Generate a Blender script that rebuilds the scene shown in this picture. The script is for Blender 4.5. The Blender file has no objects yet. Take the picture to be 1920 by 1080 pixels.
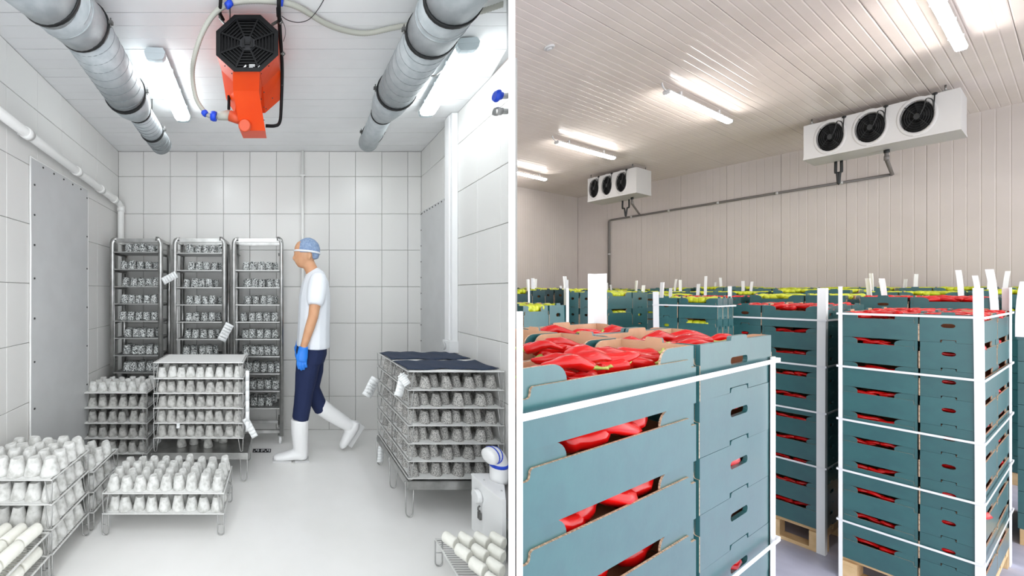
import bpy, bmesh, math, random
from mathutils import Vector, Matrix, noise
from mathutils.geometry import tessellate_polygon

# ------------------------------------------------------------------ camera, world, exposure
scene = bpy.context.scene
COL = scene.collection
FPX, PX, PY = 640.0, 530.0, 548.0      # focal length and principal point in 1920x1080 pixels
CZ = 1.317                             # camera height over the cheese-room floor
cam_data = bpy.data.cameras.new('camera')
cam = bpy.data.objects.new('camera', cam_data)
COL.objects.link(cam)
cam.location = (0, 0, CZ)
cam.rotation_euler = (math.pi / 2, 0, 0)
cam_data.sensor_fit = 'HORIZONTAL'
cam_data.sensor_width = 36.0
cam_data.lens = FPX / 1920 * 36.0
cam_data.shift_x = (960 - PX) / 1920
cam_data.shift_y = (PY - 540) / 1920
cam_data.clip_start = 0.02
scene.camera = cam

world = bpy.data.worlds.new('world')
scene.world = world
world.use_nodes = True
bg = world.node_tree.nodes['Background']
bg.inputs[0].default_value = (0.93, 0.97, 1.0, 1)
bg.inputs[1].default_value = 1.8

vs = scene.view_settings
vs.view_transform = 'Standard'
vs.look = 'None'
vs.exposure = 0.74
vs.gamma = 1.0
vs.use_curve_mapping = False
LAMP_LEFT, LAMP_RIGHT = 12.0, 26.0

# ------------------------------------------------------------------ helpers
R = random.Random(7)
Z = Vector((0, 0, 1))


def at(px, py, y):
    return Vector(((px - PX) / FPX * y, y, CZ + (PY - py) / FPX * y))


def onz(px, py, z):
    y = (z - CZ) * FPX / (PY - py)
    return at(px, py, y)


def rgb(r, g, b):
    def c(v):
        v /= 255.0
        return v / 12.92 if v <= .04045 else ((v + .055) / 1.055) ** 2.4
    return (c(r), c(g), c(b), 1)


class MB:
    """collects shapes; build() links them as ONE mesh object"""
    def __init__(s):
        s.v, s.f, s.m, s.s = [], [], [], []

    def face(s, idx, m=0, sm=False):
        s.f.append(tuple(idx)); s.m.append(m); s.s.append(sm)

    def add(s, pts):
        b = len(s.v)
        s.v.extend(Vector(p) for p in pts)
        return b

    def obox(s, c, ax, ay, az, m=0):
        c, ax, ay, az = Vector(c), Vector(ax), Vector(ay), Vector(az)
        b = s.add([c + i * ax + j * ay + k * az for k in (-1, 1) for j in (-1, 1) for i in (-1, 1)])
        for q in ((0, 2, 3, 1), (4, 5, 7, 6), (0, 1, 5, 4), (2, 6, 7, 3), (0, 4, 6, 2), (1, 3, 7, 5)):
            s.face([b + i for i in q], m)
        return s

    def box(s, lo, hi, m=0):
        lo, hi = Vector(lo), Vector(hi)
        h = (hi - lo) / 2
        return s.obox((lo + hi) / 2, (h.x, 0, 0), (0, h.y, 0), (0, 0, h.z), m)

    def bar(s, p0, p1, w, h=None, up=Z, m=0):
        p0, p1 = Vector(p0), Vector(p1)
        h = h or w
        d = p1 - p0
        a = d.normalized()
        u = Vector(up)
        if abs(a.dot(u)) > .98:
            u = Vector((0, 1, 0))
        sx = a.cross(u).normalized()
        uz = sx.cross(a)
        return s.obox((p0 + p1) / 2, sx * w / 2, d / 2, uz * h / 2, m)

    def tube(s, path, r, n=8, closed=False, m=0, cap=True, b=None, up=None):
        path = [Vector(p) for p in path]
        N = len(path)
        rs = r if isinstance(r, (list, tuple)) else [r] * N
        bs = b if isinstance(b, (list, tuple)) else ([b] * N if b else rs)
        t0 = (path[1] - path[0]).normalized()
        u = Vector(up) if up else (Z if abs(t0.z) < .9 else Vector((1, 0, 0)))
        rings = []
        for i, p in enumerate(path):
            if closed:
                t = path[(i + 1) % N] - path[i - 1]
            else:
                t = path[min(i + 1, N - 1)] - path[max(i - 1, 0)]
            t = t.normalized()
            u = (u - t * u.dot(t))
            u = u.normalized() if u.length > 1e-6 else t.orthogonal().normalized()
            w = t.cross(u)
            rings.append(s.add([p + (w * math.cos(2 * math.pi * k / n) * rs[i] + u * math.sin(2 * math.pi * k / n) * bs[i]) for k in range(n)]))
        for i in range(N if closed else N - 1):
            a, c = rings[i], rings[(i + 1) % N]
            for k in range(n):
                s.face((a + k, a + (k + 1) % n, c + (k + 1) % n, c + k), m, True)
        if cap and not closed:
            s.face([rings[0] + k for k in range(n)][::-1], m)
            s.face([rings[-1] + k for k in range(n)], m)
        return s

    def lathe(s, prof, n=12, M=None, m=0, wob=None, close_ends=True, smooth=True):
        M = M or Matrix()
        rings = []
        for j, (r, z) in enumerate(prof):
            pts = []
            for k in range(n):
                a = 2 * math.pi * k / n
                rr = r * (wob(a, z) if wob else 1)
                pts.append(M @ Vector((rr * math.cos(a), rr * math.sin(a), z)))
            rings.append(s.add(pts))
        for a, c in zip(rings, rings[1:]):
            for k in range(n):
                s.face((a + k, a + (k + 1) % n, c + (k + 1) % n, c + k), m, smooth)
        if close_ends:
            s.face([rings[0] + k for k in range(n)][::-1], m)
            s.face([rings[-1] + k for k in range(n)], m)
        return s

    def prism(s, outer, holes, M, thick, mats=(0, 0, 0)):
        """flat panel with holes: outline in the local x/z plane of M, front at y=0 (facing -y), back at y=thick"""
        loops = [outer] + list(holes)
        tri = tessellate_polygon([[Vector((x, z, 0)) for x, z in lp] for lp in loops])
        pts = [p for lp in loops for p in lp]
        f0 = s.add([M @ Vector((x, 0, z)) for x, z in pts])
        b0 = s.add([M @ Vector((x, thick, z)) for x, z in pts])
        for t in tri:
            a, b_, c = (pts[i] for i in t)
            ccw = (b_[0] - a[0]) * (c[1] - a[1]) - (b_[1] - a[1]) * (c[0] - a[0]) > 0
            t = t if ccw else (t[0], t[2], t[1])
            s.face([f0 + i for i in t], mats[0])
            s.face([b0 + i for i in reversed(t)], mats[1])
        off = 0
        for lp in loops:
            n = len(lp)
            for i in range(n):
                j = (i + 1) % n
                s.face((f0 + off + i, b0 + off + i, b0 + off + j, f0 + off + j), mats[2])
            off += n
        return s

    def mesh(s, name, mats, origin=None):
        me = bpy.data.meshes.new(name)
        o = Vector(origin) if origin is not None else Vector()
        me.from_pydata([tuple(p - o) for p in s.v], [], s.f)
        for m in (mats if isinstance(mats, (list, tuple)) else [mats]):
            me.materials.append(m)
        me.polygons.foreach_set('material_index', s.m)
        me.polygons.foreach_set('use_smooth', s.s)
        me.update()
        return me

    def build(s, name, mats, parent=None, local=False, origin=None):
        """parent: its location is taken off the points unless local"""
        org = origin
        if parent is not None and not local:
            org = parent.location
        o = link(name, s.mesh(name, mats, org), parent)
        if parent is None and origin is not None:
            o.location = origin
        return o


def link(name, data, parent=None, loc=None, rz=None):
    o = bpy.data.objects.new(name, data)
    COL.objects.link(o)
    if parent is not None:
        o.parent = parent
    if loc is not None:
        o.location = loc
    if rz is not None:
        o.rotation_euler = (0, 0, rz)
    return o


def tag(o, label, cat=None, group=None, kind=None):
    o['label'] = label
    if cat:
        o['category'] = cat
    if group:
        o['group'] = group
    if kind:
        o['kind'] = kind
    return o


def thing(name, label, cat, loc=(0, 0, 0), group=None, rz=0):
    o = link(name, None, None, loc, rz)
    o.empty_display_size = .05
    return tag(o, label, cat, group)


def struct(o, label=None):
    o['kind'] = 'structure'
    if label:
        o['label'] = label
    return o


def smooth_path(pts, n=6):
    """Catmull-Rom through the points"""
    p = [Vector(q) for q in pts]
    p = [2 * p[0] - p[1]] + p + [2 * p[-1] - p[-2]]
    out = []
    for i in range(1, len(p) - 2):
        for k in range(n):
            t = k / n
            a, b, c, d = p[i - 1], p[i], p[i + 1], p[i + 2]
            out.append(.5 * ((2 * b) + (c - a) * t + (2 * a - 5 * b + 4 * c - d) * t * t + (3 * b - a - 3 * c + d) * t ** 3))
    out.append(p[-2])
    return out


# ------------------------------------------------------------------ materials
MATS = {}


def mat(name, col, rough=.5, metal=0.0, col2=None, nscale=30, nlo=.35, nhi=.65, bump=0.0, bscale=None, vary=0.0, emit=0.0, coat=0.0, spec=None, detail=4, sss=0.0):
    m = bpy.data.materials.new(name)
    m.use_nodes = True
    nt = m.node_tree
    b = nt.nodes['Principled BSDF']
    b.inputs['Base Color'].default_value = col
    b.inputs['Roughness'].default_value = rough
    b.inputs['Metallic'].default_value = metal
    if spec is not None:
        b.inputs['Specular IOR Level'].default_value = spec
    if coat:
        b.inputs['Coat Weight'].default_value = coat
        b.inputs['Coat Roughness'].default_value = .3
        b.inputs['Coat IOR'].default_value = 1.55
    tc = nt.nodes.new('ShaderNodeTexCoord')
    out = None
    if col2 is not None:
        n = nt.nodes.new('ShaderNodeTexNoise')
        n.inputs['Scale'].default_value = nscale
        n.inputs['Detail'].default_value = detail
        nt.links.new(tc.outputs['Object'], n.inputs['Vector'])
        mr = nt.nodes.new('ShaderNodeMapRange')
        mr.inputs[1].default_value = nlo
        mr.inputs[2].default_value = nhi
        nt.links.new(n.outputs['Fac'], mr.inputs[0])
        mx = nt.nodes.new('ShaderNodeMix')
        mx.data_type = 'RGBA'
        mx.inputs[6].default_value = col
        mx.inputs[7].default_value = col2
        nt.links.new(mr.outputs[0], mx.inputs[0])
        out = mx.outputs[2]
    if vary:
        oi = nt.nodes.new('ShaderNodeObjectInfo')
        hs = nt.nodes.new('ShaderNodeHueSaturation')
        mr2 = nt.nodes.new('ShaderNodeMapRange')
        mr2.inputs[3].default_value = 1 - vary
        mr2.inputs[4].default_value = 1 + vary
        nt.links.new(oi.outputs['Random'], mr2.inputs[0])
        nt.links.new(mr2.outputs[0], hs.inputs['Value'])
        if out:
            nt.links.new(out, hs.inputs['Color'])
        else:
            hs.inputs['Color'].default_value = col
        out = hs.outputs[0]
    if out:
        nt.links.new(out, b.inputs['Base Color'])
    if bump:
        n2 = nt.nodes.new('ShaderNodeTexNoise')
        n2.inputs['Scale'].default_value = bscale or nscale
        n2.inputs['Detail'].default_value = 3
        nt.links.new(tc.outputs['Object'], n2.inputs['Vector'])
        bp = nt.nodes.new('ShaderNodeBump')
        bp.inputs['Strength'].default_value = bump
        bp.inputs['Distance'].default_value = .004
        nt.links.new(n2.outputs['Fac'], bp.inputs['Height'])
        nt.links.new(bp.outputs[0], b.inputs['Normal'])
    if emit:
        b.inputs['Emission Color'].default_value = col
        b.inputs['Emission Strength'].default_value = emit
    MATS[name] = m
    return m


def add_ribs(m, axis, pitch, strength=.35, dist=.003):
    """fine pressed ribs along a surface: relief only"""
    nt = m.node_tree
    b = nt.nodes['Principled BSDF']
    tc = nt.nodes.new('ShaderNodeTexCoord')
    w = nt.nodes.new('ShaderNodeTexWave')
    w.bands_direction = axis
    w.wave_profile = 'TRI'
    w.inputs['Scale'].default_value = math.pi / (10 * pitch) * 1.0
    w.inputs['Distortion'].default_value = 0
    nt.links.new(tc.outputs['Object'], w.inputs['Vector'])
    bp = nt.nodes.new('ShaderNodeBump')
    bp.inputs['Strength'].default_value = strength
    bp.inputs['Distance'].default_value = dist
    nt.links.new(w.outputs['Fac'], bp.inputs['Height'])
    nt.links.new(bp.outputs[0], b.inputs['Normal'])


tile_m = mat('glazed_tile', rgb(222, 221, 218), .28, vary=.012)
grout_m = mat('grout', rgb(150, 149, 146), .9)
lceil_m = mat('ceiling_panel_white', rgb(236, 237, 237), .34, col2=rgb(231, 232, 232), nscale=4, vary=.01)
joint_m = mat('ceiling_joint', rgb(196, 197, 197), .7)
lfloor_m = mat('pale_floor', rgb(242, 241, 239), .3, col2=rgb(237, 236, 233), nscale=3, bump=.04, bscale=40)
plaster_m = mat('white_plaster', rgb(244, 244, 244), .7)
sheet_m = mat('grey_sheet', rgb(204, 205, 205), .4, col2=rgb(198, 199, 199), nscale=5)
screw_m = mat('dark_screw', rgb(70, 70, 70), .4, metal=.7)
seal_m = mat('white_sealant', rgb(238, 238, 236), .6)
pvc_m = mat('white_pvc', rgb(240, 240, 237), .35)
galv_m = mat('galvanised', rgb(184, 190, 192), .6, metal=.2, col2=rgb(168, 175, 178), nscale=22, vary=.03)
seam_m = mat('duct_seam', rgb(138, 144, 147), .5, metal=.3)
rubber_m = mat('black_rubber', rgb(22, 24, 25), .55)
steel_m = mat('steel', rgb(196, 196, 194), .28, metal=.9, col2=rgb(170, 170, 168), nscale=14)
dsteel_m = mat('worn_steel', rgb(140, 140, 138), .35, metal=.85, col2=rgb(95, 95, 92), nscale=18)
wire_m = mat('wire_steel', rgb(168, 168, 166), .32, metal=.6)
rim_m = mat('bright_rim', rgb(222, 222, 220), .4, metal=.2)
shading_mat_m = mat('shading_shelf_mat', rgb(120, 121, 120), .7, col2=rgb(84, 85, 84), nscale=60)  # for the mats added to darken the trolley interiors
matting_m = mat('drain_mat', rgb(232, 232, 230), .6)
orange_m = mat('orange_paint', rgb(236, 78, 22), .42, col2=rgb(231, 70, 16), nscale=6, spec=.3)
dorange_m = mat('orange_plastic', rgb(205, 78, 40), .45)
blackp_m = mat('black_paint', rgb(17, 17, 18), .55, spec=.25)
hub_m = mat('hub_grey', rgb(40, 40, 42), .55, spec=.25)
void_m = mat('deep_black', rgb(10, 10, 11), .8)
greyp_m = mat('grey_mark', rgb(205, 205, 205), .6)
blue_m = mat('blue_tape', rgb(20, 70, 205), .45)
hose_m = mat('ribbed_hose', rgb(176, 176, 166), .55)
casing_m = mat('lamp_casing', rgb(196, 208, 212), .45)
lamp_l = mat('lamp_diffuser', (.93, .98, 1, 1), .4, emit=LAMP_LEFT)
lamp_r = mat('tube_diffuser', (1, .97, .93, 1), .4, emit=LAMP_RIGHT)
paper_m = mat('paper_tag', rgb(238, 240, 240), .75)
ink_m = mat('ink', rgb(30, 30, 34), .7)
net_m = mat('navy_net', rgb(46, 60, 84), .75, col2=rgb(34, 46, 68), nscale=160, bump=.6, bscale=260)
cheese_w = mat('white_rind', rgb(218, 218, 215), .85, col2=rgb(176, 176, 171), nscale=38, nlo=.42, nhi=.72, bump=.3, bscale=90, vary=.04)
cheese_shade = mat('shade_painted_rind', rgb(192, 191, 187), .85, col2=rgb(140, 139, 135), nscale=42, nlo=.4, nhi=.72, bump=.3, bscale=90, vary=.06)  # whitish rind with the shade of the stacked trays painted in as grey
cheese_a = mat('ash_rind', rgb(202, 199, 194), .9, col2=rgb(82, 84, 84), nscale=190, nlo=.36, nhi=.68, bump=.35, bscale=160, vary=.2, detail=3)
cheese_r = mat('black_ash_rind', rgb(215, 218, 216), .9, col2=rgb(34, 37, 38), nscale=125, nlo=.45, nhi=.58, bump=.4, bscale=120, detail=3)
cheese_f = mat('fresh_curd', rgb(244, 243, 234), .6, col2=rgb(236, 235, 226), nscale=40, bump=.25, bscale=90)
skin_m = mat('skin', rgb(214, 165, 128), .55, col2=rgb(206, 150, 112), nscale=12)
shirt_m = mat('white_cotton', rgb(232, 236, 242), .85, bump=.2, bscale=18)
navy_m = mat('navy_cotton', rgb(22, 36, 76), .85, bump=.25, bscale=20)
boot_m = mat('white_rubber', rgb(240, 240, 240), .4)
sole_m = mat('grey_sole', rgb(205, 205, 205), .7)
glove_m = mat('blue_nitrile', rgb(40, 128, 228), .4)
hnet_m = mat('hair_net', rgb(118, 142, 178), .8, col2=rgb(150, 170, 198), nscale=70, bump=.4, bscale=120)
hair_m = mat('dark_hair', rgb(66, 62, 64), .8)
white_m = mat('white_enamel', rgb(240, 241, 241), .35)
# storage room
rwall_m = mat('wall_panel', rgb(200, 190, 185), .42, col2=rgb(196, 186, 181), nscale=2, vary=.008)
rceil_m = mat('roof_panel', rgb(222, 211, 204), .2, col2=rgb(216, 205, 198), nscale=2, vary=.008)
rjoint_m = mat('panel_joint', rgb(180, 172, 162), .6)
rfloor_m = mat('grey_concrete', rgb(192, 192, 212), .4, col2=rgb(180, 180, 200), nscale=7, bump=.1, bscale=60)
unit_m = mat('unit_white', rgb(190, 188, 187), .4)
pipe_m = mat('grey_pipe', rgb(110, 105, 102), .5)
teal_m = mat('teal_board', rgb(40, 94, 96), .4, col2=rgb(36, 87, 91), nscale=16, bump=.08, bscale=50, vary=.06, coat=.7)
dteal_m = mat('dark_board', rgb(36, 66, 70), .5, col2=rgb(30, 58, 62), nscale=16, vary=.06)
kraft_m = mat('kraft_board', rgb(206, 164, 132), .8, col2=rgb(194, 150, 118), nscale=14)
edge_m = mat('board_edge', rgb(204, 176, 150), .85, col2=rgb(150, 124, 102), nscale=220, nlo=.4, nhi=.6)
strap_m = mat('white_strap', rgb(238, 238, 240), .45)
guard_m = mat('white_guard', rgb(244, 244, 244), .6)
wood_m = mat('pallet_wood', rgb(226, 196, 152), .75, col2=rgb(204, 170, 124), nscale=12, bump=.2, bscale=30, vary=.06)
red_m = mat('red_pepper', rgb(206, 16, 14), .22, col2=rgb(186, 8, 10), nscale=14, vary=.12, spec=.4)
yel_m = mat('yellow_pepper', rgb(196, 200, 34), .32, col2=rgb(170, 184, 30), nscale=20, vary=.08)
stem_m = mat('green_stem', rgb(126, 160, 56), .5, col2=rgb(176, 184, 96), nscale=30)

# ------------------------------------------------------------------ the cheese room: shell
YB = 3.267                                   # back wall
LXB, RXB = -1.572, 1.327
LS, RS = .0625, .02                          # the side walls open up a little towards the back
ZC = CZ + 1.348                              # ceiling
KD = (953.5 - PX) / FPX                      # the partition runs along this slope
KD2 = (966 - PX) / FPX


def wl(y):
    return LXB + LS * (YB - y)


def wr(y):
    return RXB - RS * (YB - y)


def uc(px, py, Y=9.0, gap=.02):
    """a point at this pixel, no higher than just under the ceiling boards"""
    return at(px, py, min(Y, (ZC - CZ - gap) * FPX / (PY - py)))


YX = (RXB - RS * YB) / (KD - RS)             # where the tiled wall meets the partition
Y_NEAR = .3


def slab(name, pts, z0, z1, m):
    b = MB()
    n = len(pts)
    a = b.add([(x, y, z0) for x, y in pts])
    c = b.add([(x, y, z1) for x, y in pts])
    b.face([a + i for i in range(n)][::-1]); b.face([c + i for i in range(n)])
    for i in range(n):
        j = (i + 1) % n
        b.face((a + i, a + j, c + j, c + i))
    return b.build(name, m)


floor = struct(slab('floor', [(wl(Y_NEAR) - .05, Y_NEAR), (KD * Y_NEAR, Y_NEAR), (KD * YX, YX), (wr(YB) + .04, YB + .05), (wl(YB) - .05, YB + .05)], -.05, 0, lfloor_m), 'pale seamless floor of the cheese room')
wall_back = struct(slab('wall_back', [(LXB - .1, YB + .008), (RXB + .1, YB + .008), (RXB + .1, YB + .1), (LXB - .1, YB + .1)], 0, ZC, grout_m), 'white tiled back wall')
wall_left = struct(slab('wall_left', [(wl(Y_NEAR) - .008, Y_NEAR), (wl(YB) - .008, YB + .1), (wl(YB) - .1, YB + .1), (wl(Y_NEAR) - .1, Y_NEAR)], 0, ZC, grout_m), 'white tiled side wall')
wall_right = struct(slab('wall_right', [(wr(YX) + .008, YX), (wr(YX) + .05, YX), (wr(YB) + .06, YB + .1), (wr(YB) + .008, YB + .1)], 0, ZC, grout_m), 'white tiled wall beside the partition')
ceiling = struct(slab('ceiling', [(wl(Y_NEAR) - .1, Y_NEAR), (KD * Y_NEAR, Y_NEAR), (KD * YX, YX), (wr(YB) + .06, YB + .1), (wl(YB) - .1, YB + .1)], ZC + .006, ZC + .08, joint_m), 'white panelled ceiling of the cheese room')

# partition between the two rooms (a plain white panel wall, its end faces the camera)
YD = .60
pd = Vector((KD + (KD2 - KD) / 2, 1, 0)).normalized()
pn = Vector((pd.y, -pd.x, 0))
c0 = Vector(((KD + KD2) / 2 * YD, YD, 0))
ht = (KD2 - KD) * YD / 2 * pd.y
c1 = c0 + pd * ((YX - YD) / pd.y - .004)
q = [c0 - pn * ht, c0 + pn * ht, c1 + pn * ht, c1 - pn * ht]
struct(slab('wall_middle', [(p.x, p.y) for p in q], -.56, ZC + .3, plaster_m), 'white partition wall between the two rooms')

# tiles
zrows = [0] + [CZ + (PY - y) / 195.9 for y in (806, 743, 675, 606, 537.6, 469, 401, 331)] + [ZC]
zrows = sorted(z for z in set(round(max(z, 0), 4) for z in zrows))
if zrows[1] < .01:
    zrows.pop(1)
TG = .0016
# shared unit tile: 1 x 1 x 1 with a softened rim
tb = MB()
o = tb.add([(-.5, 0, -.5), (.5, 0, -.5), (.5, 0, .5), (-.5, 0, .5), (-.5, -.7, -.5), (.5, -.7, -.5), (.5, -.7, .5), (-.5, -.7, .5), (-.493, -1, -.494), (.493, -1, -.494), (.493, -1, .494), (-.493, -1, .494)])
for k in range(4):
    j = (k + 1) % 4
    tb.face((k, j, 4 + j, 4 + k)); tb.face((4 + k, 4 + j, 8 + j, 8 + k))
tb.face((8, 9, 10, 11))
tile_mesh = tb.mesh('tile', tile_m)


def tile(parent, p0, p1, z0, z1, inward, y_thick=.008, vg=TG):
    """p0,p1: bottom corners seen left to right; inward: unit normal into the room"""
    p0, p1 = Vector(p0), Vector(p1)
    d = (p1 - p0)
    w = d.length - vg * 2
    o = link('tile', tile_mesh, parent)
    o.location = ((p0 + p1) / 2) + Z * ((z0 + z1) / 2)
    o.scale = (w, y_thick, z1 - z0 - TG * 2)
    o.rotation_euler = (0, 0, math.atan2(d.y, d.x))
    return o


xcols = [LXB] + [(x - PX) / 195.9 for x in (269, 319, 369, 419, 468.6, 518.2, 567.6, 617.2, 666.6, 716, 764.7)] + [RXB]
for zi in range(len(zrows) - 1):
    for xi in range(len(xcols) - 1):
        tile(wall_back, (xcols[xi], YB + .008, 0), (xcols[xi + 1], YB + .008, 0), zrows[zi], zrows[zi + 1], None)
ycols = [YB - .165 - .254 * k for k in range(0, 8)]
ys_l = [YB] + ycols + [Y_NEAR + .9]
for zi in range(len(zrows) - 1):
    for a, c in zip(ys_l, ys_l[1:]):
        tile(wall_left, (wl(c) - .008, c, 0), (wl(a) - .008, a, 0), zrows[zi], zrows[zi + 1], None, vg=.0003)
ys_r = [YB] + [YB - .21 - .254 * k for k in range(0, 5)] + [YX + .003]
ys_r = [y for y in ys_r if y >= YX]
for zi in range(len(zrows) - 1):
    for a, c in zip(ys_r, ys_r[1:]):
        tile(wall_right, (wr(a) + .008, a, 0), (wr(c) + .008, c, 0), zrows[zi], zrows[zi + 1], None, vg=.0003)

# ceiling boards, laid across the room
yb0 = 1.348 * FPX / (PY - 92)
edges = sorted([yb0 + .2475 * k for k in range(-6, 6)] + [YB])
edges = [e for e in edges if Y_NEAR < e <= YB]
for a, c in zip(edges, edges[1:]):
    xr = min(wr(a), KD * a - .01)
    xr2 = min(wr(c), KD * c - .01)
    b = MB()
    n0 = 3
    zb = ZC + .006
    for k in range(n0):
        y0 = a + (c - a) * k / n0 + (.003 if k == 0 else .0007)
        y1 = a + (c - a) * (k + 1) / n0 - (.0015 if k == n0 - 1 else .0007)
        r0 = xr + (xr2 - xr) * (y0 - a) / (c - a)
        r1 = xr + (xr2 - xr) * (y1 - a) / (c - a)
        i0 = b.add([(wl(y0), y0, ZC), (r0, y0, ZC), (r1, y1, ZC), (wl(y1), y1, ZC), (wl(y0), y0, zb), (r0, y0, zb), (r1, y1, zb), (wl(y1), y1, zb)])
        for q in ((0, 3, 2, 1), (0, 1, 5, 4), (1, 2, 6, 5), (2, 3, 7, 6), (3, 0, 4, 7), (4, 5, 6, 7)):
            b.face([i0 + i for i in q])
    # tie strips make one board out of the three ribs
    b.box((wl(a) + .01, a + .004, ZC + .004), (min(xr, xr2) - .01, c - .004, zb))
    b.build('ceiling_board', lceil_m, ceiling)

# grey sheet panels on the side walls
def wall_sheet(side, y0, y1, z1, label, screws):
    f = wl if side < 0 else wr
    s = -side
    t = thing('wall_sheet', label, 'panel', (f((y0 + y1) / 2), (y0 + y1) / 2, 0))
    b = MB()
    i0 = b.add([(f(y) + s * d, y, z) for d in (.001, .010) for (y, z) in ((y0, .012), (y1, .012), (y1, z1), (y0, z1))])
    for q in ((0, 1, 2, 3), (7, 6, 5, 4), (0, 4, 5, 1), (1, 5, 6, 2), (2, 6, 7, 3), (3, 7, 4, 0)):
        b.face([i0 + i for i in (q if side < 0 else q[::-1])])
    b.build('sheet', sheet_m, t)
    b = MB()
    for (ya, za, yb, zb) in ((y0, .012, y0, z1), (y0, z1, y1, z1), (y1, .012, y1, z1)):
        pts = []
        for k in range(15):
            u = k / 14
            y, z = ya + (yb - ya) * u, za + (zb - za) * u
            pts.append((f(y) + s * .007, y + R.uniform(-.002, .002), z + R.uniform(-.002, .002)))
        b.tube(pts, .0052, 5)
    b.build('sealant_bead', seal_m, t)
    for (y, z) in screws:
        MB().lathe([(.0065, 0), (.006, .003), (.003, .004)], 8, Matrix.Translation((f(y) + s * .010, y, z)) @ Matrix.Rotation(s * math.pi / 2, 4, 'Y')).build('screw', screw_m, t)
    return t


def yl(px):      # depth of the left wall at a pixel column
    k = (px - PX) / FPX
    return (LXB + LS * YB) / (k + LS)


def yr(px):
    k = (px - PX) / FPX
    return (RXB - RS * YB) / (k - RS)


y0, y1 = yl(55), yl(163)
sc = [(y0 + .03, z) for z in (.35, .62, .9, 1.16, 1.4, 1.6, 1.78, 1.96)] + [(y1 - .02, z) for z in (.3, .6, .9, 1.2, 1.5, 1.75, 2.05)]
sc += [(y0 + (y1 - y0) * k / 6, CZ + .775) for k in range(1, 6)]
wall_sheet(-1, y0, y1, CZ + .80, 'tall grey metal sheet screwed to the tiled wall by the white pipe', sc)
y0, y1 = yr(841), YB - .004
sc = [(y1 - .02, CZ + .74 - .15 * k) for k in range(10)] + [(y0 + .04 + (y1 - y0 - .08) * k / 8, CZ + .745) for k in range(9)]
wall_sheet(1, y0, y1, CZ + .765, 'grey metal sheet between room corner and white cable trunking', sc)

# white cable trunking with switch box
yt0, yt1 = yr(859), yr(845)
t = thing('cable_trunking', 'white vertical cable trunking with a small box at its lower end', 'trunking', (wr(yt0) - .03, (yt0 + yt1) / 2, .9))
zb = CZ + (PY - 640) / FPX * yt0
b = MB(); b.box((wr(yt0) - .045, yt0, zb), (wr(yt0) - .002, yt1, ZC - .004)); b.build('channel', white_m, t)
b = MB(); b.box((wr(yt0) - .052, yt0 + .035, zb + .003), (wr(yt0) - .0455, yt1 - .03, ZC - .006)); b.build('cover_strip', plaster_m, t)
b = MB(); b.box((wr(yt0) - .07, yt0 - .01, zb - .085), (wr(yt0) - .002, yt1 - .02, zb)); b.build('switch_box', white_m, t)
b = MB(); b.tube([(wr(yt0) - .071, yt1 - .05, zb - .045), (wr(yt0) - .085, yt1 - .05, zb - .045)], .03, 14); b.build('socket_cover', sheet_m, t)

# white drain pipe along the left wall and down in the corner
def wp(px, py, off=.05):
    y = yl(px)
    y = y - off * .5
    p = at(px, py, y)
    return Vector((wl(p.y) + off, p.y, p.z))


t = thing('drain_pipe', 'white plastic pipe running along the tiled wall and down the corner', 'pipe', (LXB + .06, YB - .06, 0))
pa = Vector((wl(1.2) + .05, 1.2, CZ + .93)); pb = Vector((LXB + .052, YB - .06, CZ + (PY - 383) / FPX * (YB - .06)))
path = [pa, pa.lerp(pb, .5), pb - (pb - pa).normalized() * .05, pb - (pb - pa).normalized() * .015 - Z * .012, pb - Z * .05, pb - Z * .6, Vector((pb.x, pb.y, .002))]
MB().tube(path, .028, 14).build('pipe', pvc_m, t)
for k in (.36, .62, .80, .93):
    p = pa.lerp(pb, k); d = (pb - pa).normalized()
    b = MB(); b.tube([p - d * .02, p + d * .02], .034, 14); b.bar(p, (wl(p.y) + .001, p.y, p.z), .02, .02); b.build('pipe_clamp', pvc_m, t)
MB().tube([pb - Z * .02, pb - Z * .07], .034, 14).build('elbow_socket', pvc_m, t)
t = thing('wall_conduit', 'thin white vertical conduit on the tiled back wall', 'pipe', ((567 - PX) / 195.9, YB - .02, 0))
MB().tube([((567 - PX) / 195.9, YB - .018, .004), ((567 - PX) / 195.9, YB - .018, ZC - .004)], .0145, 10).build('tube', pvc_m, t)
for zz in (331, 470, 600):
    z = CZ + (PY - zz) / 195.9
    b = MB(); b.box(((567 - PX) / 195.9 - .022, YB - .036, z - .006), ((567 - PX) / 195.9 + .022, YB - .001, z + .006)); b.build('conduit_clip', pvc_m, t)

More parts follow.
